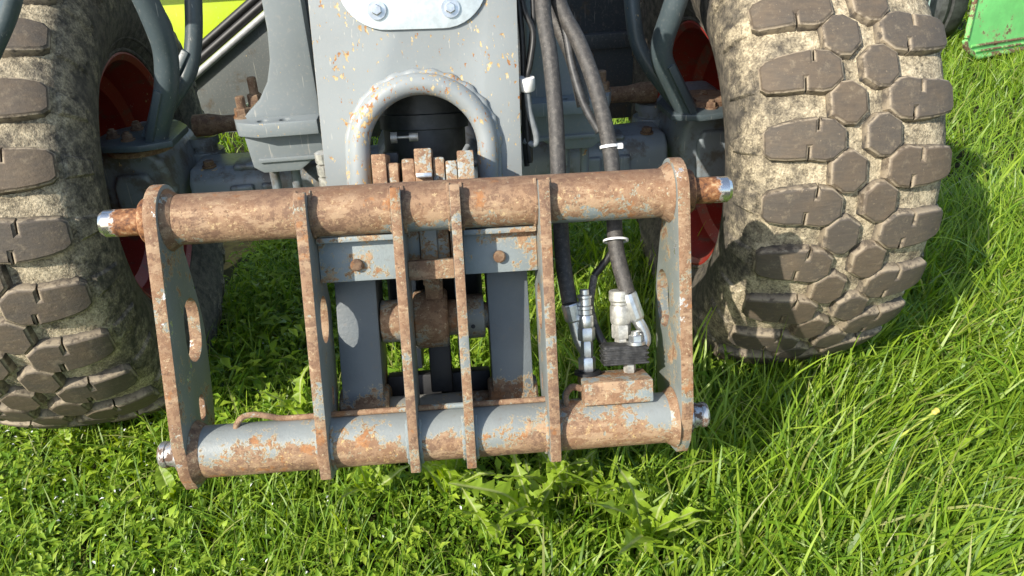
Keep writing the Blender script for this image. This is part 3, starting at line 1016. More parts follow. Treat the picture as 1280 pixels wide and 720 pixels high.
    for pth, off in ((p1, -0.034), (p2, -0.028)):
        bm = bmesh.new()
        a, b = Vector(pth[-4 if s < 0 else -3]), Vector(pth[-1])
        d = (b - a).normalized()
        nn = Vector((0.25 * s, -0.95, 0.1)).normalized()
        sd = d.cross(nn).normalized()
        for k in ((0.006, -0.006),):
            vs = []
            for q in (a + d * 0.015, b + d * 0.01):
                for w in (0.0, -0.018):
                    for h_ in (0.012, 0.040 if pth is p1 else 0.032):
                        vs.append(bm.verts.new(q + nn * (h_ - 0.008) + sd * (w + 0.009)))
            for q in ((0, 1, 3, 2), (4, 6, 7, 5), (0, 4, 5, 1), (2, 3, 7, 6), (0, 2, 6, 4), (1, 5, 7, 3)):
                bm.faces.new([vs[i] for i in q])
        obj('stiffener', bm, 'stay_paint', st, 0.003)

# ---- body panels behind the axle
body = empty('body', (0, 2.7, 0.6), machine)
bm = bmesh.new()
prism(bm, [(-1.02, 0.575), (-0.92, 0.495), (-0.40, 0.475), (-0.40, 1.018), (-0.529, 0.932), (-0.882, 0.696), (-1.02, 0.604)], lambda a, b, t_: Vector((a, t_, b)), 2.95, 2.98)
obj('side_panel', bm, 'panel_paint', body, 0.004)
a, b = Vector((-1.05, 2.935, 0.588)), Vector((-0.40, 2.935, 1.022))
bm = bmesh.new()
tube(bm, [a, b], 0.013, 12)
obj('edge_strip', bm, 'strip_metal', body)
for o_ in (Vector((-0.016, 0.012, 0.026)), Vector((-0.032, 0.020, 0.050))):
    bm = bmesh.new()
    tube(bm, [a + o_, b + o_], 0.0165, 12)
    obj('rubber_seal', bm, 'rubber_strip', body)
bm = bmesh.new()
box(bm, WF, -0.40, 0.86, 2.50, 2.54, 0.56, 0.838)
obj('lower_front_panel', bm, 'panel_shaded', body, 0.003)
bm = bmesh.new()
box(bm, WF, -0.40, 0.86, 2.541, 2.56, 0.80, 1.75)
obj('upper_front_panel', bm, 'panel_shaded', body, 0.003)
bm = bmesh.new()
box(bm, WF, 0.30, 0.78, 2.485, 2.499, 0.795, 0.842)
fs = obj('panel_strip', bm, 'panel_shaded', body, 0.002)
bolt('bolt', (0.655, 2.4845, 0.822), (0, -1, 0), 0.013, 0.008, 'cylinder_dark', fs, washer=0.020)
# lime hood; its shoulder above the view is added to shade the upper part
bm = bmesh.new()
hd = [(3.34, 0.45), (3.31, 0.60), (3.30, 0.80), (3.31, 0.90), (3.33, 0.99), (3.20, 1.03), (3.16, 1.10), (3.18, 1.30), (3.4, 1.5), (3.9, 1.55), (3.9, 0.45)]
prism(bm, hd, lambda a, b, t_: Vector((t_, a, b)), -1.22, -0.42)
obj('hood', bm, 'lime_paint', body, 0.012, 3)


# ---- wheels
HUBZ, HUBY, WX = 0.600, 2.03, 0.897
half_prof = [(0.0, 0.6105), (0.05, 0.6095), (0.10, 0.6055), (0.145, 0.597), (0.184, 0.582), (0.210, 0.556), (0.224, 0.516), (0.230, 0.47), (0.225, 0.425), (0.210, 0.385), (0.190, 0.355), (0.172, 0.336), (0.150, 0.326)]


def dense(pr, k=5):
    P = spline([(a, b, 0) for a, b in pr], k)
    return [(p.x, p.y) for p in P]


hp = dense(half_prof)
full = [(-x, r) for x, r in reversed(hp)] + hp[1:]
# arc length table of the section, s = 0 at the crown
SL = [0.0]
for (x0, r0), (x1, r1) in zip(hp, hp[1:]):
    SL.append(SL[-1] + math.hypot(x1 - x0, r1 - r0))


def section(s_, h):
    sg = 1 if s_ >= 0 else -1
    q = abs(s_)
    i = 0
    while i < len(SL) - 2 and SL[i + 1] < q:
        i += 1
    f = (q - SL[i]) / (SL[i + 1] - SL[i])
    x = hp[i][0] + (hp[i + 1][0] - hp[i][0]) * f
    r = hp[i][1] + (hp[i + 1][1] - hp[i][1]) * f
    tx, tr = hp[i + 1][0] - hp[i][0], hp[i + 1][1] - hp[i][1]
    l = math.hypot(tx, tr)
    return sg * (x - tr / l * h), r + tx / l * h


NP = 28
PITCHM = 2 * math.pi * 0.612 / NP


def block_mesh(name, poly, h, skirt, cuts, mat='tread_rubber'):
    """poly in (s, t) metres on the tread; a bevelled block with a wide sloping skirt"""
    bm = bmesh.new()
    cx = sum(p[0] for p in poly) / len(poly)
    cy = sum(p[1] for p in poly) / len(poly)
    f = bm.faces.new([bm.verts.new((a, b, h)) for a, b in poly])
    bm.normal_update()
    if f.normal.z < 0:
        f.normal_flip()
    # rim chamfer then side wall
    bmesh.ops.inset_individual(bm, faces=[f], thickness=0.0055, depth=0.0, use_even_offset=True)
    outer = [v for v in bm.verts if any(e.is_boundary for e in v.link_edges)]
    for v in outer:
        v.co.z = h - 0.0040
    ed = [e for e in bm.edges if e.is_boundary]
    ex = bmesh.ops.extrude_edge_only(bm, edges=ed)
    lowv = [g for g in ex['geom'] if isinstance(g, bmesh.types.BMVert)]
    for v in lowv:
        dx, dy = v.co.x - cx, v.co.y - cy
        l = math.hypot(dx, dy) or 1
        v.co.x += dx / l * skirt
        v.co.y += dy / l * skirt
        v.co.z = -0.012
    geom = bm.verts[:] + bm.edges[:] + bm.faces[:]
    for c in cuts:
        bmesh.ops.bisect_plane(bm, geom=bm.verts[:] + bm.edges[:] + bm.faces[:], plane_co=(c, 0, 0), plane_no=(1, 0, 0), dist=1e-5)
    for c in (-0.025, 0.0, 0.025):
        bmesh.ops.bisect_plane(bm, geom=bm.verts[:] + bm.edges[:] + bm.faces[:], plane_co=(0, c, 0), plane_no=(0, 1, 0), dist=1e-5)
    rim_l = bm.verts.layers.float.new('rim')
    side_l = bm.verts.layers.float.new('side')
    acr_l = bm.verts.layers.float.new('across')
    rad_l = bm.verts.layers.float.new('rad')
    for v in bm.verts:
        z = v.co.z
        v[rim_l] = 1.0 if h - 0.0045 < z < h - 0.0035 else 0.0
        v[side_l] = 0.0 if z > h - 0.006 else 1.0
        v[acr_l] = abs(v.co.x)
        th = v.co.y / 0.62
        x, r = section(v.co.x, z)
        v[rad_l] = r
        v.co = (x, -r * math.cos(th), r * math.sin(th))
    bmesh.ops.recalc_face_normals(bm, faces=bm.faces[:])
    for q in bm.faces:
        q.smooth = True
    me = bpy.data.meshes.new(name)
    bm.to_mesh(me)
    bm.free()
    me.set_sharp_from_angle(angle=R(30))
    me.materials.append(M[mat])
    return me


def chop(pts):
    return pts


hex_poly = [(-0.0360, -0.022), (-0.0365, 0.021), (-0.013, 0.0415), (0.008, 0.0425), (0.0355, 0.023), (0.0360, -0.020), (0.012, -0.0425), (-0.009, -0.0410)]
LUG_L = [(-0.050, -0.019), (-0.050, 0.016), (-0.068, 0.0335), (-0.0935, 0.0375),
         (-0.096, 0.0378), (-0.0985, 0.017), (-0.1015, 0.017), (-0.0998, 0.0382),
         (-0.135, 0.037), (-0.165, 0.034), (-0.188, 0.029), (-0.200, 0.019), (-0.200, -0.020), (-0.188, -0.030), (-0.160, -0.033),
         (-0.1215, -0.033), (-0.1195, -0.011), (-0.1165, -0.011), (-0.1177, -0.0335), (-0.088, -0.0385), (-0.070, -0.0360)]
LUG_L = [(a if a < -0.06 else a + 0.005, b * 1.15) for a, b in LUG_L]
lug_cuts = [-0.06, -0.08, -0.11, -0.13, -0.15, -0.17, -0.185, -0.195]
HEX_A = [(x * 1.03 - 0.0360, y * 1.04) for x, y in hex_poly]
HEX_B = [(x * 1.03 + 0.0360, y * 1.04) for x, y in hex_poly]
LUG_R = [(-x, -y) for x, y in reversed(LUG_L)]
# low shoulder ribs that run down the side
RIB_L = [(-0.216, -0.026), (-0.216, 0.026), (-0.270, 0.022), (-0.298, 0.017), (-0.290, 0.006), (-0.290, -0.006), (-0.298, -0.017), (-0.270, -0.022)]
me_hexa = block_mesh('tread_hexagon', HEX_A, 0.0195, 0.0085, [-0.05, -0.0335, -0.015])
me_hexb = block_mesh('tread_hexagon', HEX_B, 0.0195, 0.0085, [0.05, 0.0335, 0.015])
me_lugl = block_mesh('tread_lug', LUG_L, 0.0210, 0.0095, lug_cuts)
me_lugr = block_mesh('tread_lug', LUG_R, 0.0210, 0.0095, [-c for c in lug_cuts])
me_ribl = block_mesh('shoulder_rib', RIB_L, 0.006, 0.010, [-0.24, -0.25, -0.26, -0.28], 'tyre_mud')
me_ribr = block_mesh('shoulder_rib', [(-x, -y) for x, y in reversed(RIB_L)], 0.006, 0.010, [0.24, 0.25, 0.26, 0.28], 'tyre_mud')

# carcass mesh (shared): lathe with uneven mud
bm = bmesh.new()
rad_l = bm.verts.layers.float.new('rad')
SEG = 168
rings = []
for k in range(SEG):
    th = 2 * math.pi * k / SEG
    rr = []
    for i, (x, r) in enumerate(full):
        w = max(0.0, min(1.0, (r - 0.50) / 0.06))
        bumpy = 0.0022 * math.sin(31 * th + 9 * x * 20) * math.sin(17 * th + i) + 0.0016 * math.sin(53 * th + i * 1.7)
        rr2 = r + bumpy * w
        v = bm.verts.new((x, -rr2 * math.cos(th), rr2 * math.sin(th)))
        v[rad_l] = r
        rr.append(v)
    rings.append(rr)
for k in range(SEG):
    a, b = rings[k], rings[(k + 1) % SEG]
    for i in range(len(full) - 1):
        bm.faces.new((a[i], a[i + 1], b[i + 1], b[i]))
bmesh.ops.recalc_face_normals(bm, faces=bm.faces[:])
for f in bm.faces:
    f.smooth = True
me_tyre = bpy.data.meshes.new('tyre')
bm.to_mesh(me_tyre)
bm.free()
me_tyre.materials.append(M['tyre_mud'])
# bead ring, a raised line on the sidewall
bm = bmesh.new()
for sx in (-1, 1):
    for rr, xx in ((0.372, 0.197), (0.343, 0.180)):
        tube(bm, [(sx * xx, -rr * math.cos(a), rr * math.sin(a)) for a in np.linspace(0, 2 * math.pi, 73)], 0.006, 8, cap=False)
for f in bm.faces:
    f.smooth = True
me_bead = bpy.data.meshes.new('bead_ring')
bm.to_mesh(me_bead)
bm.free()
me_bead.materials.append(M['tyre_mud'])
# rim: flange and stepped dish, open to the inside
bm = bmesh.new()
prof = [(-0.178, 0.345), (-0.182, 0.332), (-0.172, 0.318), (-0.14, 0.312), (-0.12, 0.300), (-0.09, 0.296), (-0.07, 0.268), (-0.03, 0.262), (0.0, 0.255), (0.03, 0.22), (0.05, 0.12), (0.05, 0.02),
        (0.058, 0.02), (0.058, 0.12), (0.04, 0.23), (0.01, 0.275), (0.09, 0.300), (0.14, 0.316), (0.172, 0.322), (0.182, 0.336), (0.178, 0.347)]
rg = []
for k in range(96):
    th = 2 * math.pi * k / 96
    rg.append([bm.verts.new((x, -r * math.cos(th), r * math.sin(th))) for x, r in prof])
for k in range(96):
    a, b = rg[k], rg[(k + 1) % 96]
    for i in range(len(prof) - 1):
        bm.faces.new((a[i], a[i + 1], b[i + 1], b[i]))
bmesh.ops.recalc_face_normals(bm, faces=bm.faces[:])
for f in bm.faces:
    f.smooth = True
me_rim = bpy.data.meshes.new('rim')
bm.to_mesh(me_rim)
bm.free()
me_rim.set_sharp_from_angle(angle=R(35))
me_rim.materials.append(M['rim_red'])


def put(name, me, parent, rx=0.0, sx=1.0):
    o = bpy.data.objects.new(name, me)
    col.objects.link(o)
    o.parent = parent
    o.rotation_euler = (rx, 0, 0 if sx > 0 else math.pi)
    return o


for s in (-1, 1):
    w = empty('wheel', (s * WX if s > 0 else -0.945, HUBY, HUBZ + (0.016 if s < 0 else 0.0)), machine)
    if s < 0:
        w.rotation_euler.z = R(3.0)      # steered slightly to the right
    w['label'] = 'front wheel at the left, its inner side in shade' if s < 0 else 'front wheel at the right with sandy mud between its sunlit lugs'
    put('tyre', me_tyre, w)
    put('bead_ring', me_bead, w)
    # the left wheel's rim dish opens to the right
    rm = bpy.data.objects.new('rim', me_rim)
    col.objects.link(rm)
    rm.parent = w
    rm.rotation_euler = (0, 0, 0 if s > 0 else math.pi)
    ph = 0.026 if s > 0 else 0.06
    for k in range(NP):
        a = -2 * math.pi * k / NP + ph
        h2 = math.pi / NP
        put('tread_hexagon', me_hexa, w, a)
        put('tread_hexagon', me_hexb, w, a + h2)
        put('tread_lug', me_lugl, w, a + h2)
        put('tread_lug', me_lugr, w, a)
        put('shoulder_rib', me_ribl, w, a + h2)
        put('shoulder_rib', me_ribr, w, a)

# mudguards over the tyres, above the picture
for s in (-1, 1):
    bm = bmesh.new()
    ins = [(0.70 * -math.cos(R(a)), 0.70 * math.sin(R(a))) for a in range(62, 126, 6)]
    outs = [(0.712 * -math.cos(R(a)), 0.712 * math.sin(R(a))) for a in range(122, 60, -6)]
    prism(bm, [(HUBY + y, HUBZ + z) for y, z in ins + outs], lambda a, b, t_: Vector((t_, a, b)), s * 0.64, s * 1.12)
    obj('fender', bm, 'cable_black', machine)
bm = bmesh.new()
tube(bm, spline([(-0.56, 1.32, 1.25), (-0.582, 1.30, 1.182), (-0.609, 1.30, 1.138), (-0.655, 1.30, 1.081)], 6), 0.014, 14)
obj('fender_pipe', bm, 'stay_paint', machine)

# dry twig caught on the left tyre
bm = bmesh.new()
tube(bm, spline([(-0.749, 1.656, 1.066), (-0.734, 1.635, 1.023), (-0.73, 1.633, 1.007), (-0.725, 1.635, 0.988), (-0.719, 1.641, 0.954), (-0.716, 1.645, 0.92)], 5), 0.0016, 6)
tag(obj('twig', bm, 'straw'), 'thin dry twig stuck in the mud of the left tyre', 'twig')

# ------------------------------------------------------------------ the green implement parked behind
imp = empty('farm_implement', (3.9, 5.3, 0.0))
tag(imp, 'bright green metal box of a parked farm implement with a rusty bottom rail', 'implement')
IA = R(19)
def IMP(a, d, z):
    """a along the panel, d behind its face"""
    return Vector((3.635 + a * math.cos(IA) + d * (0.66 if d > 0 else -0.2), 4.965 + a * math.sin(IA) + d * 0.75, z))


bm = bmesh.new()
prism(bm, [(-0.145, 0.205), (-0.125, 0.165), (0.0, 0.085), (2.0, 0.07), (2.0, 1.3), (-0.145, 1.3)], lambda a, b, t_: IMP(a, t_, b), 0.0, 0.8)
obj('green_panel', bm, 'green_paint', imp, 0.012, 3)
for pts, r_ in (([(-0.145, 0.21), (-0.122, 0.165), (0.0, 0.086), (2.0, 0.071)], 0.018), ([(-0.07, 0.165), (2.0, 0.135)], 0.009), ([(-0.02, 0.125), (2.0, 0.105)], 0.008), ([(-0.135, 0.23), (-0.135, 1.2)], 0.016)):
    bm = bmesh.new()
    tube(bm, [IMP(a, -0.004, z) for a, z in pts], r_, 12)
    obj('rail', bm, 'green_rail', imp)
bm = bmesh.new()
prism(bm, [(0.16, 0.60), (0.40, 0.48), (1.8, 0.48), (1.8, 0.62), (0.16, 0.62)], lambda a, b, t_: IMP(a, t_, b), -0.18, -0.001)
obj('ledge', bm, 'green_paint', imp, 0.006)
bm = bmesh.new()
lathe_exact(bm, (3.60, 5.85, 0.36), (1, 0.1, 0), [(0, 0.20), (0.0, 0.31), (0.02, 0.37), (0.06, 0.39), (0.10, 0.375), (0.11, 0.39), (0.20, 0.39), (0.24, 0.37), (0.26, 0.31), (0.26, 0.20)], 48)
obj('tyre', bm, 'cylinder_dark', imp, 0.0)
bm = bmesh.new()
box(bm, WF, 3.445, 3.515, 5.40, 5.44, 0.24, 1.2)
obj('pale_post', bm, 'blue_strip', imp, 0.004)

# ------------------------------------------------------------------ vegetation
def mesh_np(name, co, faces4, tint, mat, kind='stuff', label=None, cat=None, smooth=True):
    me = bpy.data.meshes.new(name)
    nv, nf = len(co), len(faces4)
    me.vertices.add(nv)
    me.vertices.foreach_set('co', co.astype(np.float32).ravel())
    me.loops.add(nf * 4)
    me.loops.foreach_set('vertex_index', faces4.astype(np.int32).ravel())
    me.polygons.add(nf)
    me.polygons.foreach_set('loop_start', np.arange(0, nf * 4, 4, dtype=np.int32))
    me.polygons.foreach_set('use_smooth', np.ones(nf, dtype=bool))
    at = me.attributes.new('tint', 'FLOAT_COLOR', 'POINT')
    at.data.foreach_set('color', np.concatenate([tint, np.ones((nv, 1))], 1).astype(np.float32).ravel())
    me.update(calc_edges=True)
    me.materials.append(M[mat])
    o = bpy.data.objects.new(name, me)
    col.objects.link(o)
    tag(o, label, cat, None, kind)
    return o


def blades(base, az, length, width, tilt0, curl, tint0, tint1, segs=5):
    """ribbons: start at base, tilt0 from the vertical towards az, bending by curl"""
    n = len(base)
    k = segs + 1
    tt = np.linspace(0, 1, k)
    ang = tilt0[:, None] + curl[:, None] * tt[None, :] ** 1.3
    ds = (length / segs)[:, None]
    hx = np.concatenate([np.zeros((n, 1)), np.cumsum(np.sin(ang[:, :-1]) * ds, 1)], 1)
    hz = np.concatenate([np.zeros((n, 1)), np.cumsum(np.cos(ang[:, :-1]) * ds, 1)], 1)
    wob = rng.normal(0, 0.10, (n, 1)) * tt[None, :] ** 2 * length[:, None]
    dx, dy = np.cos(az)[:, None], np.sin(az)[:, None]
    cx = base[:, 0:1] + dx * hx - dy * wob
    cy = base[:, 1:2] + dy * hx + dx * wob
    cz = base[:, 2:3] + hz
    cz = np.maximum(cz, 0.006)
    wd = width[:, None] * np.clip(np.minimum(0.55 + tt * 2.5, 1.0) * (1 - tt ** 2.6) + 0.03, 0, 1)[None, :] * 0.5
    tw = rng.uniform(-0.9, 0.9, (n, 1)) + rng.uniform(-0.8, 0.8, (n, 1)) * tt[None, :]
    # width direction: across the blade, rolled by tw about its run
    sx = -dy * np.cos(tw) + dx * np.cos(ang) * np.sin(tw)
    sy = dx * np.cos(tw) + dy * np.cos(ang) * np.sin(tw)
    sz = -np.sin(ang) * np.sin(tw)
    L = np.stack([cx - sx * wd, cy - sy * wd, cz - sz * wd], -1)
    Rr = np.stack([cx + sx * wd, cy + sy * wd, cz + sz * wd], -1)
    co = np.stack([L, Rr], 2).reshape(-1, 3)
    idx = (np.arange(n) * 2 * k)[:, None] + (np.arange(segs) * 2)[None, :]
    f = np.stack([idx, idx + 1, idx + 3, idx + 2], -1).reshape(-1, 4)
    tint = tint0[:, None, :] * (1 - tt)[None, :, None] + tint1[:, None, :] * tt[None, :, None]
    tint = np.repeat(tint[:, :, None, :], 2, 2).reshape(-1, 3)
    return co, f, tint


def join(parts):
    co, f, t_ = [], [], []
    k = 0
    for c, ff, tt in parts:
        co.append(c)
        f.append(ff + k)
        t_.append(tt)
        k += len(c)
    return np.concatenate(co), np.concatenate(f), np.concatenate(t_)


def vnoise(x, y, s, seed):
    r = np.random.default_rng(seed)
    v = np.zeros_like(x)
    for _ in range(6):
        a = r.uniform(0, 2 * np.pi)
        fr = s * r.uniform(0.6, 1.6)
        v += np.sin((x * np.cos(a) + y * np.sin(a)) * fr + r.uniform(0, 6.28))
    return v / 6 * 1.6


def scatter(n, x0, x1, y0, y1):
    p = np.stack([rng.uniform(x0, x1, n), rng.uniform(y0, y1, n)], 1)
    foot = (np.abs(np.abs(p[:, 0]) - 0.92) < 0.19) & (np.abs(p[:, 1] - 2.03) < 0.27)
    return p[~foot]


G_D = np.array([0.045, 0.105, 0.010])
G_M = np.array([0.145, 0.275, 0.018])
G_L = np.array([0.370, 0.490, 0.050])
G_Y = np.array([0.40, 0.40, 0.13])


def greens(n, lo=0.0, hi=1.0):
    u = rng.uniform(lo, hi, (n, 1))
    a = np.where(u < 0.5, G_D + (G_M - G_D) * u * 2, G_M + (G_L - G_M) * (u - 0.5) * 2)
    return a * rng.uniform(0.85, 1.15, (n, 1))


def grass_patch(n, x0, x1, y0, y1, lmin, lmax, wmin, wmax, dens=None, lean=None, seg=5, lo=0.1, hi=1.0):
    p = scatter(n, x0, x1, y0, y1)
    if dens is not None:
        d = dens(p[:, 0], p[:, 1])
        p = p[rng.uniform(0, 1, len(p)) < d]
    n = len(p)
    clump = vnoise(p[:, 0], p[:, 1], 9.0, 3)
    L = rng.uniform(lmin, lmax, n) * (1 + 0.28 * clump)
    az = rng.uniform(0, 2 * np.pi, n)
    if lean is not None:
        a0, k = lean
        loc_az = a0 + 0.7 * vnoise(p[:, 0], p[:, 1], 3.0, 8)
        pick = rng.uniform(0, 1, n) < k
        az = np.where(pick, loc_az + rng.normal(0, 0.5, n), az)
    base = np.concatenate([p, np.zeros((n, 1))], 1)
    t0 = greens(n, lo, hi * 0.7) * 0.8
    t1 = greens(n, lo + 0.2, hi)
    dry = rng.uniform(0, 1, n) < 0.06
    t1[dry] = G_Y * rng.uniform(0.7, 1.2, (dry.sum(), 1))
    return blades(base, az, L, rng.uniform(wmin, wmax, n), rng.uniform(0.05, 0.75, n), rng.uniform(0.3, 2.0, n), t0, t1, seg)


right_d = lambda x, y: np.clip(0.45 + (x - 0.25) * 1.6, 0.30, 1.0)
left_d = lambda x, y: np.clip(0.42 - x * 0.1 + 0.25 * vnoise(x, y, 5.0, 21), 0.10, 0.75)
parts = []
# long lush grass on the right, nearer first
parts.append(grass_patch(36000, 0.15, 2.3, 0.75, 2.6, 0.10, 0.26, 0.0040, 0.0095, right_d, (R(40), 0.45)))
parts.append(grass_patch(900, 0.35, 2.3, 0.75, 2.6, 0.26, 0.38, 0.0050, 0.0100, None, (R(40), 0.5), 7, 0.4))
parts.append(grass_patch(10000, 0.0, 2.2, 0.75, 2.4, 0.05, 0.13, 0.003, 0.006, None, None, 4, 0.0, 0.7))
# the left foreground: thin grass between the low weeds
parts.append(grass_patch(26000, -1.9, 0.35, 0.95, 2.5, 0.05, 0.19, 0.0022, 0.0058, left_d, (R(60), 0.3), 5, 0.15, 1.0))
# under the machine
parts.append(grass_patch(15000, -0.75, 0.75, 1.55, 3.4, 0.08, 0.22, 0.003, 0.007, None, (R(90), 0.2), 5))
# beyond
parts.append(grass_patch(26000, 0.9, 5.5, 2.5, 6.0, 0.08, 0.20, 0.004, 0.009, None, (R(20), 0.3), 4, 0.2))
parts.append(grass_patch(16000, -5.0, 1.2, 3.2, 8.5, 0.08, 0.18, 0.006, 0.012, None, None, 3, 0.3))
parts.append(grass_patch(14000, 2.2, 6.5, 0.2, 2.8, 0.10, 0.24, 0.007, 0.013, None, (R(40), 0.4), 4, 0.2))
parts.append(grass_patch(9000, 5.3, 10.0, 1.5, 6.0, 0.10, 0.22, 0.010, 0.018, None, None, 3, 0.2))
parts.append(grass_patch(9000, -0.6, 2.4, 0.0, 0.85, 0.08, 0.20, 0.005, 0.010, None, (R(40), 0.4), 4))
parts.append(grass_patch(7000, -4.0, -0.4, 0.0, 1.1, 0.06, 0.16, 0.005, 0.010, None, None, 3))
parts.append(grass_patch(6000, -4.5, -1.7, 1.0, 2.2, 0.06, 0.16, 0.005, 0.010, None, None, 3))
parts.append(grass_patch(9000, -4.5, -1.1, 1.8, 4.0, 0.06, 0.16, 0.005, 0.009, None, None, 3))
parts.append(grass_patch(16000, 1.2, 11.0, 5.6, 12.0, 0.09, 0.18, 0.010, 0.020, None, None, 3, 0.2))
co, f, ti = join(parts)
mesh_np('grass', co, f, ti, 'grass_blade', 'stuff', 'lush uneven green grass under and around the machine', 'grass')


# low weeds: small oval leaves in little whorls
def leaves(c, az, pitch, L, Wd, tint, fold=0.25):
    """pointed oval leaf of two quads each side of a folded midrib"""
    n = len(c)
    tt = np.array([0.0, 0.45, 1.0])
    ww = np.array([0.10, 1.0, 0.06])
    d = np.stack([np.cos(az) * np.cos(pitch), np.sin(az) * np.cos(pitch), np.sin(pitch)], 1)
    sdv = np.stack([-np.sin(az), np.cos(az), np.zeros(n)], 1)
    up = np.cross(d, sdv)
    droop = np.array([0, 0.06, -0.10])
    rows = []
    for t_, w_, dr in zip(tt, ww, droop):
        mid = c + d * (L * t_)[:, None] + up * (L * dr)[:, None]
        e = sdv * (Wd * w_ * 0.5)[:, None]
        lift = up * (Wd * w_ * fold)[:, None]
        rows += [mid - e + lift, mid, mid + e + lift]
    co = np.stack(rows, 1).reshape(-1, 3)
    b = (np.arange(n) * 9)[:, None]
    q = np.array([[0, 1, 4, 3], [1, 2, 5, 4], [3, 4, 7, 6], [4, 5, 8, 7]])
    f_ = (b[:, :, None] + q[None]).reshape(-1, 4)
    ti_ = np.repeat(tint, 9, 0)
    return co, f_, ti_


def weed_patch(nst, x0, x1, y0, y1, dens, hmin, hmax, l0, l1):
    p = scatter(nst, x0, x1, y0, y1)
    p = p[rng.uniform(0, 1, len(p)) < dens(p[:, 0], p[:, 1])]
    n = len(p)
    k = 5
    h = rng.uniform(hmin, hmax, n) * (1 + 0.4 * vnoise(p[:, 0], p[:, 1], 8.0, 5))
    lean = rng.normal(0, 0.35, (n, 2))
    cs, azs, pts, Ls, ts = [], [], [], [], []
    for j in range(k):
        fr = (j + 1) / k
        hh = h * fr
        c = np.stack([p[:, 0] + lean[:, 0] * hh, p[:, 1] + lean[:, 1] * hh, np.maximum(hh, 0.008)], 1)
        az = rng.uniform(0, 6.28, n)
        cs.append(c)
        azs.append(az)
        pts.append(rng.uniform(-0.25, 0.75, n))
        Ls.append(rng.uniform(l0, l1, n))
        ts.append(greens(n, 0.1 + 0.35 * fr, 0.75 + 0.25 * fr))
    c = np.concatenate(cs)
    L = np.concatenate(Ls)
    return leaves(c, np.concatenate(azs), np.concatenate(pts), L, L * rng.uniform(0.32, 0.6, len(L)), np.concatenate(ts))


wl = lambda x, y: np.clip(0.75 - (x + 0.1) * 0.9 + 0.3 * vnoise(x, y, 4.0, 31), 0.05, 1.0)
parts = [weed_patch(12000, -1.9, 0.9, 0.95, 2.5, wl, 0.025, 0.10, 0.008, 0.034),
         weed_patch(2600, -0.75, 0.75, 1.6, 3.0, lambda x, y: np.ones_like(x) * 0.8, 0.04, 0.15, 0.02, 0.05),
         weed_patch(2500, 0.3, 2.2, 0.8, 2.4, lambda x, y: np.ones_like(x) * 0.35, 0.03, 0.09, 0.015, 0.04)]
co, f, ti = join(parts)
mesh_np('ground_cover', co, f, ti, 'weed_leaf', 'stuff', 'low leafy weeds carpeting the ground between the grass', 'weeds')
# fallen white petals
n = 420
p = scatter(n, -1.3, 0.1, 1.0, 2.2)
keep = rng.uniform(0, 1, len(p)) < np.clip(0.25 - p[:, 0] * 0.6, 0.08, 1)
p = p[keep]
n = len(p)
c = np.concatenate([p, rng.uniform(0.05, 0.10, (n, 1))], 1)
co, f, ti = leaves(c, rng.uniform(0, 6.28, n), rng.uniform(-0.5, 0.5, n), rng.uniform(0.006, 0.013, n), rng.uniform(0.003, 0.006, n), np.ones((n, 3)) * 0.7)
mesh_np('fallen_petals', co, f, ti, 'petal_white', 'stuff', 'tiny white petals scattered on the weeds at the left', 'petals')


# dandelions and other broad-leaved plants: each a plant of its own
def lobed_leaf(seed, L, Wd, lobed=True):
    r = np.random.default_rng(seed)
    ns = 42 if lobed else 14
    co, ti, f_ = [], [], []
    for i in range(ns + 1):
        t_ = i / ns
        w = Wd * 0.5 * (math.sin(math.pi * min(1, t_ ** 0.75 * 0.97 + 0.03)) ** 0.8)
        if lobed:
            ph = (t_ * 7.0) % 1.0
            tooth = 0.26 + 0.74 * (1 - ph) ** 1.3
            if t_ > 0.82:
                tooth = max(tooth, 0.85)
            w *= tooth * (0.9 + 0.2 * r.random())
            if t_ < 0.2:
                w *= 0.25 + t_ * 3
        w = max(w, 0.0018)
        a = t_ * 1.15
        x = L * (t_ - 0.10 * t_ ** 3)
        z = L * (0.42 * t_ - 0.40 * t_ ** 2.2) + 0.004 * math.sin(9 * t_ + seed)
        ripple = 0.10 * Wd * math.sin(t_ * 23 + seed)
        back = 0.25 * w if lobed else 0
        row = [(x - back, -w, z + 0.30 * w + ripple), (x - back * 0.3, -min(0.0034, w * 0.6), z + 0.03 * w), (x, -0.0013, z - 0.001), (x, 0.0013, z - 0.001), (x - back * 0.3, min(0.0034, w * 0.6), z + 0.03 * w), (x - back, w, z + 0.22 * w - ripple)]
        co += row
        g = np.array([0.25, 0.37, 0.030]) * (0.80 + 0.3 * r.random()) * (0.90 + 0.06 * (seed % 6))
        rib = np.array([0.36, 0.42, 0.14])
        ti += [g, g * 0.9, rib, rib, g * 0.9, g]
    for i in range(ns):
        for j in range(5):
            q = i * 6 + j
            f_.append((q, q + 1, q + 7, q + 6))
    me = bpy.data.meshes.new('leaf')
    me.from_pydata([tuple(c) for c in co], [], f_)
    at = me.attributes.new('tint', 'FLOAT_COLOR', 'POINT')
    at.data.foreach_set('color', np.array([[*t_, 1.0] for t_ in ti], dtype=np.float32).ravel())
    me.polygons.foreach_set('use_smooth', np.ones(len(f_), dtype=bool))
    me.materials.append(M['weed_leaf'])
    return me


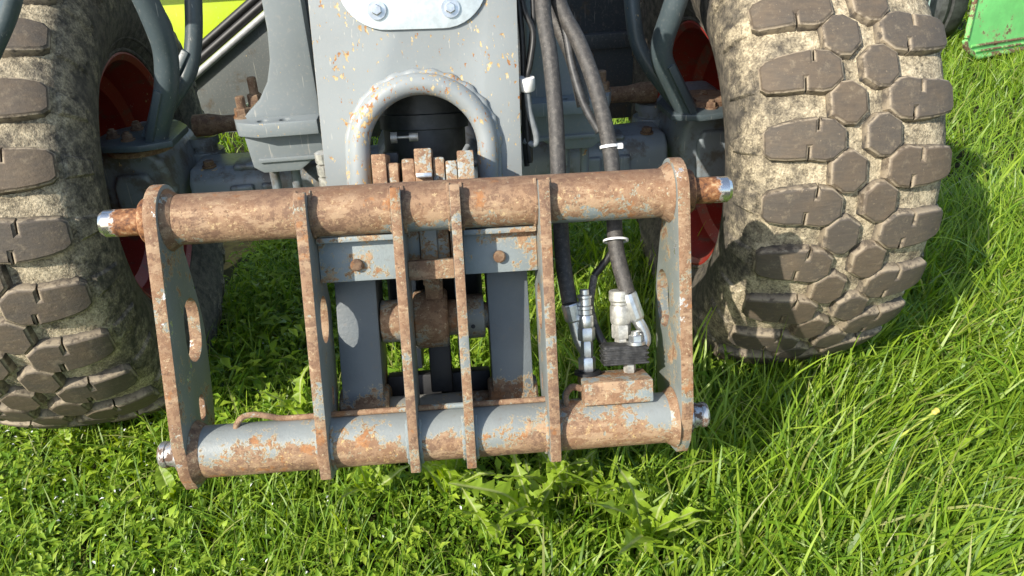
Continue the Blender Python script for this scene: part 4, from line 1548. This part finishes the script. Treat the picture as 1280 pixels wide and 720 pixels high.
lob = [lobed_leaf(k, 0.15 + 0.018 * k, 0.046 + 0.006 * (k % 3)) for k in range(6)]
brd = [lobed_leaf(10 + k, 0.10 + 0.02 * k, 0.052 + 0.008 * k, False) for k in range(3)]
spots = [
    ((0.235, 1.262), 'lob', 8, 1.0, 'leafy dandelion rosette in the grass just below the coupler frame'),
    ((0.375, 1.085), 'lob', 6, 1.25, 'dandelion with a long jagged pale-ribbed leaf at the bottom edge'),
    ((0.075, 1.165), 'lob', 5, 0.9, 'dandelion with small jagged leaves at the bottom middle'),
    ((-0.02, 1.315), 'lob', 8, 1.0, 'dandelion rosette under the middle ribs of the coupler frame'),
    ((-0.20, 1.335), 'lob', 6, 0.9, 'dandelion rosette under the second bay of the lower tube'),
    ((-0.40, 1.62), 'lob', 6, 1.0, 'dandelion growing behind the lower tube, left bay'),
    ((0.60, 1.43), 'brd', 6, 0.95, 'broad-leaved weed beside the right lower pin'),
    ((1.316, 1.65), 'brd', 4, 0.9, 'broad round-leaved weed in the grass right of the tyre'),
    ((1.50, 1.57), 'brd', 3, 0.95, 'broad-leaved weed near the right picture edge'),
    ((1.09, 1.21), 'lob', 4, 0.7, 'small dandelion half hidden in the grass at lower right'),
    ((-0.66, 1.40), 'brd', 5, 0.55, 'small clover-like weed left of the left lower pin'),
    ((-0.98, 1.62), 'brd', 5, 0.6, 'small broad-leaved weed in front of the left tyre'),
    ((0.80, 1.42), 'lob', 5, 0.8, 'dandelion in the shade in front of the right tyre'),
    ((0.16, 1.22), 'lob', 7, 1.1, 'tall dandelion with upright leaves below the two middle ribs'),
    ((0.30, 1.24), 'lob', 5, 0.9, 'dandelion below the lower tube, just right of the fourth rib'),
]
for k, ((x, y), kind, nl, sc, lab) in enumerate(spots):
    nm = 'dandelion' if kind == 'lob' else 'broadleaf_weed'
    pe = empty(nm, (x, y, 0.0))
    tag(pe, lab, 'dandelion' if kind == 'lob' else 'weed', 'broad-leaved plants in the grass')
    for j in range(nl):
        src = (lob if kind == 'lob' else brd)
        o = bpy.data.objects.new('leaf', src[(j + k) % len(src)])
        col.objects.link(o)
        o.parent = pe
        o.location = (0, 0, 0.05 + 0.006 * j)
        o.rotation_euler = (random.uniform(-0.5, 0.5), random.uniform(-1.15, -0.45), 2 * math.pi * (j / nl) + random.uniform(-0.4, 0.4) + k)
        q = sc * random.uniform(0.7, 1.1)
        o.scale = (q, q, q)

# a closed dandelion bud on its pale stalk, lying in the grass
bud = empty('dandelion_bud', (0.945, 1.25, 0.0))
tag(bud, 'yellow dandelion bud on a long pale stalk leaning in the grass', 'flower')
bm = bmesh.new()
tube(bm, spline([(0.90, 1.225, 0.02), (0.945, 1.248, 0.11), (1.02, 1.278, 0.142), (1.0974, 1.3104, 0.160)], 6), 0.0033, 8)
obj('stalk', bm, 'stalk_green', bud)
bm = bmesh.new()
lathe_exact(bm, (1.0955, 1.3096, 0.1596), (0.08, 0.033, 0.02), [(0, 0.003), (0.005, 0.0065), (0.012, 0.0060), (0.016, 0.0070), (0.019, 0.005)], 12)
obj('bud_head', bm, 'flower_yellow', bud)

for o in scene.objects:
    if '_w' in o:
        del o['_w']
